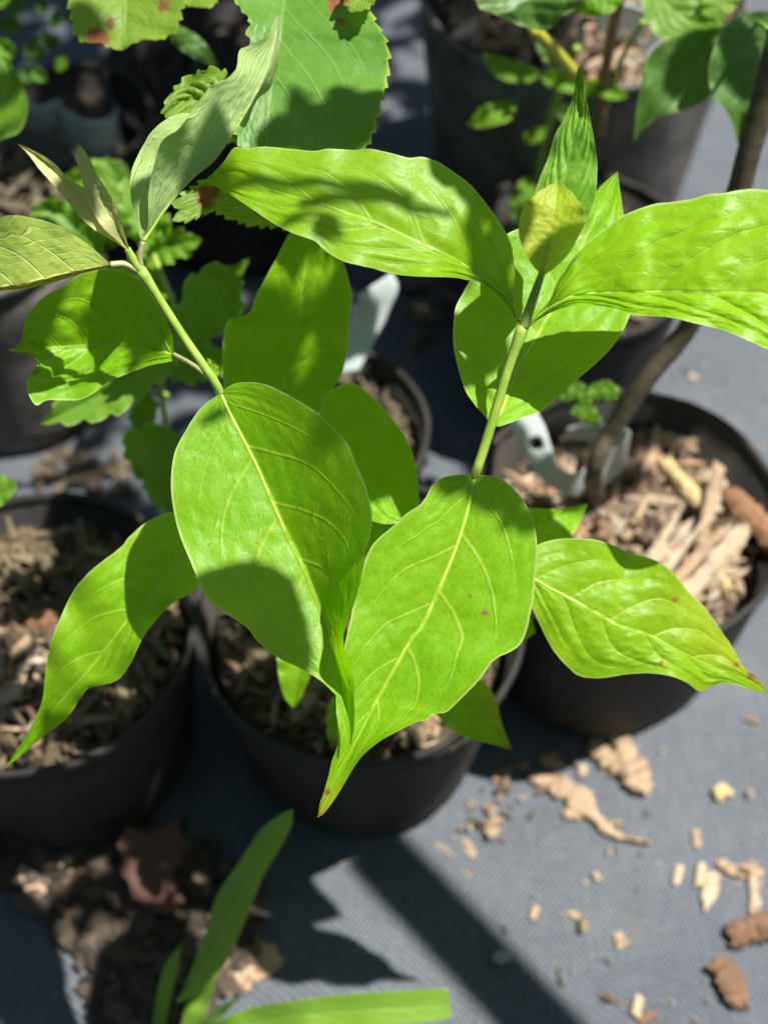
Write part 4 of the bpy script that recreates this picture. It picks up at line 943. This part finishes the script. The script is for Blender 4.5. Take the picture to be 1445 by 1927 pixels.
# ------------------------------------------------------------------ unseen foliage added above and around the frame to shade the scene
def leaf_cloud(name, pts, size, mat, parent, seed, flat=0.5):
    rn = random.Random(seed); vs = []; fs = []; uvs = []
    for p in pts:
        if isinstance(p, tuple): p, size = p
        L = size * rn.uniform(.7, 1.25); W = L * rn.uniform(.5, .7)
        rot = Matrix.Rotation(rn.uniform(0, 6.283), 3, 'Z') @ Matrix.Rotation(rn.gauss(0, flat), 3, 'X') @ Matrix.Rotation(rn.gauss(0, flat), 3, 'Y')
        b = len(vs); K = 7
        for i in range(K):
            f = i / (K - 1); ww = W * .5 * (math.sin(math.pi * f ** .75) ** .8 if 0 < f < 1 else 0.01)
            for sgn in (-1, 0, 1):
                vs.append(p + rot @ Vector((ww * sgn, (f - .5) * L, -abs(sgn) * ww * -.25 - f * f * L * .12))); uvs.append((f, .5 + .5 * sgn))
        for i in range(K - 1):
            for j in range(2):
                q = b + i * 3 + j; fs.append((q, q + 1, q + 4, q + 3))
    o = mesh_obj(name, vs, fs, M[mat], parent)
    ul = o.data.uv_layers.new(name='UVMap')
    for l in o.data.loops: ul.data[l.index].uv = uvs[l.vertex_index]
    for nm in ('blotch', 'yellow'): o.data.attributes.new(nm, 'FLOAT', 'POINT')
    return o
rc = random.Random(77); pts = []
bpy.context.view_layer.update(); DG = bpy.context.evaluated_depsgraph_get()
def inpoly(poly, x, y):
    c = False; j = len(poly) - 1
    for i in range(len(poly)):
        (x1, y1), (x2, y2) = poly[i], poly[j]
        if (y1 > y) != (y2 > y) and x < (x2 - x1) * (y - y1) / (y2 - y1) + x1: c = not c
        j = i
    return c
KEEP_LIT = ('dogwood_plant', 'heart_leaved_sapling', 'low_leafy_plant', 'red_stemmed_shrub')
def clear(p, rad):
    for dx, dy in ((0, 0), (1, 0), (-1, 0), (0, 1), (0, -1), (.7, .7), (-.7, .7), (.7, -.7), (-.7, -.7)):
        q = p + Vector((dx * rad, dy * rad, 0)) + SUN * .20
        hit, loc, nor, idx, ob, mat_ = sc.ray_cast(DG, q, SUN)
        if hit and ob.parent is not None and ob.parent.name in KEEP_LIT: return False
    return True
def shade(poly, spacing, z=0.05, h0=1.0, h1=1.25, keep=.92, size=.062, cr=.5):
    W_ = [gpt(x, y, z) for x, y in poly]; P2 = [(p.x, p.y) for p in W_]
    x = min(p[0] for p in P2)
    while x < max(p[0] for p in P2):
        y = min(p[1] for p in P2)
        while y < max(p[1] for p in P2):
            xx = x + rc.uniform(-.4, .4) * spacing; yy = y + rc.uniform(-.4, .4) * spacing
            k0 = (.0 - z) / SUN.z
            if inpoly(P2, xx, yy) and rc.random() < keep and clear(Vector((xx, yy, z)), size * cr):
                h = rc.uniform(h0, h1); k = (h - z) / SUN.z
                pts.append((Vector((xx + SUN.x * k, yy + SUN.y * k, h)), size))
            y += spacing
        x += spacing
shade([(-350, -300), (600, -300), (620, 200), (830, 330), (860, 560), (880, 900), (760, 900), (560, 700), (250, 600), (230, 600), (140, 560), (-350, 540)], .030)
shade([(-350, -300), (600, -300), (620, 200), (800, 330), (850, 560), (860, 900), (760, 900), (560, 700), (250, 600), (200, 560), (-350, 540)], .017, size=.028)
shade([(-350, 850), (130, 860), (240, 600), (420, 620), (420, 900), (330, 1000), (200, 1060), (-350, 1040)], .022, size=.036)
shade([(860, 440), (1230, 440), (1250, 480), (1170, 560), (1100, 690), (1090, 800), (880, 900)], .032, z=.1)
shade([(-60, 1740), (160, 1740), (270, 1960), (-60, 1960)], .02, z=.0, size=.034, cr=.3)
shade([(60, 1380), (380, 1380), (620, 1600), (560, 1700), (470, 1790), (330, 1860), (200, 1840), (90, 1720), (60, 1600)], .012, z=.0, h0=.9, h1=1.0, size=.026, keep=1, cr=.2)
shade([(900, 690), (1330, 710), (1420, 830), (1340, 900), (1230, 900), (1130, 990), (960, 980)], .028, z=.12, size=.046)
shade([(660, -100), (800, -100), (800, 280), (690, 280)], .02, z=.0, size=.04)
def patch(x, y, d, size, k=.42):
    pts.append((cpt(x, y, d) + SUN * (k + rc.uniform(0, .06)), size))
for x, y, d, sz in ((560, 210, .56, .032), (620, 230, .56, .032), (680, 210, .56, .026), (700, 250, .56, .026), (540, 260, .56, .034), (610, 270, .56, .034), (640, 180, .56, .02),
                    (300, 560, .55, .030), (290, 620, .55, .026), (70, 620, .56, .026), (60, 660, .56, .020), (190, 600, .56, .018),
                    (480, 650, .61, .036), (560, 700, .61, .038), (620, 620, .61, .034), (540, 640, .61, .030), (470, 720, .61, .034), (630, 690, .61, .026), (600, 750, .61, .03),
                    (660, 780, .6, .03), (700, 860, .6, .020), (760, 900, .6, .028), (700, 950, .6, .03), (750, 960, .6, .026), (640, 750, .6, .022),
                    (925, 930, .533, .022), (960, 965, .533, .022), (985, 1000, .533, .018), (915, 905, .533, .014), (850, 915, .533, .014),
                    (430, 1150, .522, .054), (500, 1190, .52, .050), (400, 785, .53, .014), (1270, 150, .75, .03), (1300, 120, .75, .03), (1400, 120, .73, .04),
                    (915, 480, .505, .020), (925, 540, .51, .018), (905, 420, .5, .016), (900, 380, .5, .014),
                    (605, 455, .50, .016), (560, 432, .50, .015), 
                    (110, 1370, .59, .024), (160, 1330, .59, .016)):
    patch(x, y, d, sz)
for path in ([(395, 335, .505), (480, 343, .503), (560, 347, .5), (700, 347, .497), (800, 325, .49)], [(560, 395, .5), (640, 385, .5), (720, 380, .498), (800, 372, .495), (880, 345, .49)]):
    tube('shadow_twig', [cpt(*q) + SUN * .40 for q in path], [.0021, .0019, .0014], 'bark', SAP, n=30, sides=8)  # unseen thin casters added to stripe the top leaf with shadow
leaf_cloud('shade_leaves', pts, .062, 'shade_leaves', SAP, 5)  # unseen leaves added overhead, each placed for where its shade falls
tube('trunk_top', [cpt(1510, -120, .60), Vector((.30, .62, .80)), Vector((.36, .66, 1.05)), Vector((.30, .72, 1.30))], [.0060, .0052, .0035], 'bark', SAP, n=40)
# ring of dark leaves added outside the frame to cut the sky light
hp = []
for i in range(2600):
    a_ = rc.uniform(0, 6.283); rr = rc.uniform(1.9, 2.5); z_ = 1.7 * rc.random() ** .9
    x_, y_ = math.cos(a_) * rr, .4 + math.sin(a_) * rr
    hp.append(Vector((x_, y_, z_)))
hs = leaf_cloud('sky_blocker_ring', hp, .26, 'shade_leaves', None, 9, flat=1.0)
tag(hs, 'ring of dark leaves added out of view to cut the sky light', 'sky blocker', kind='stuff')
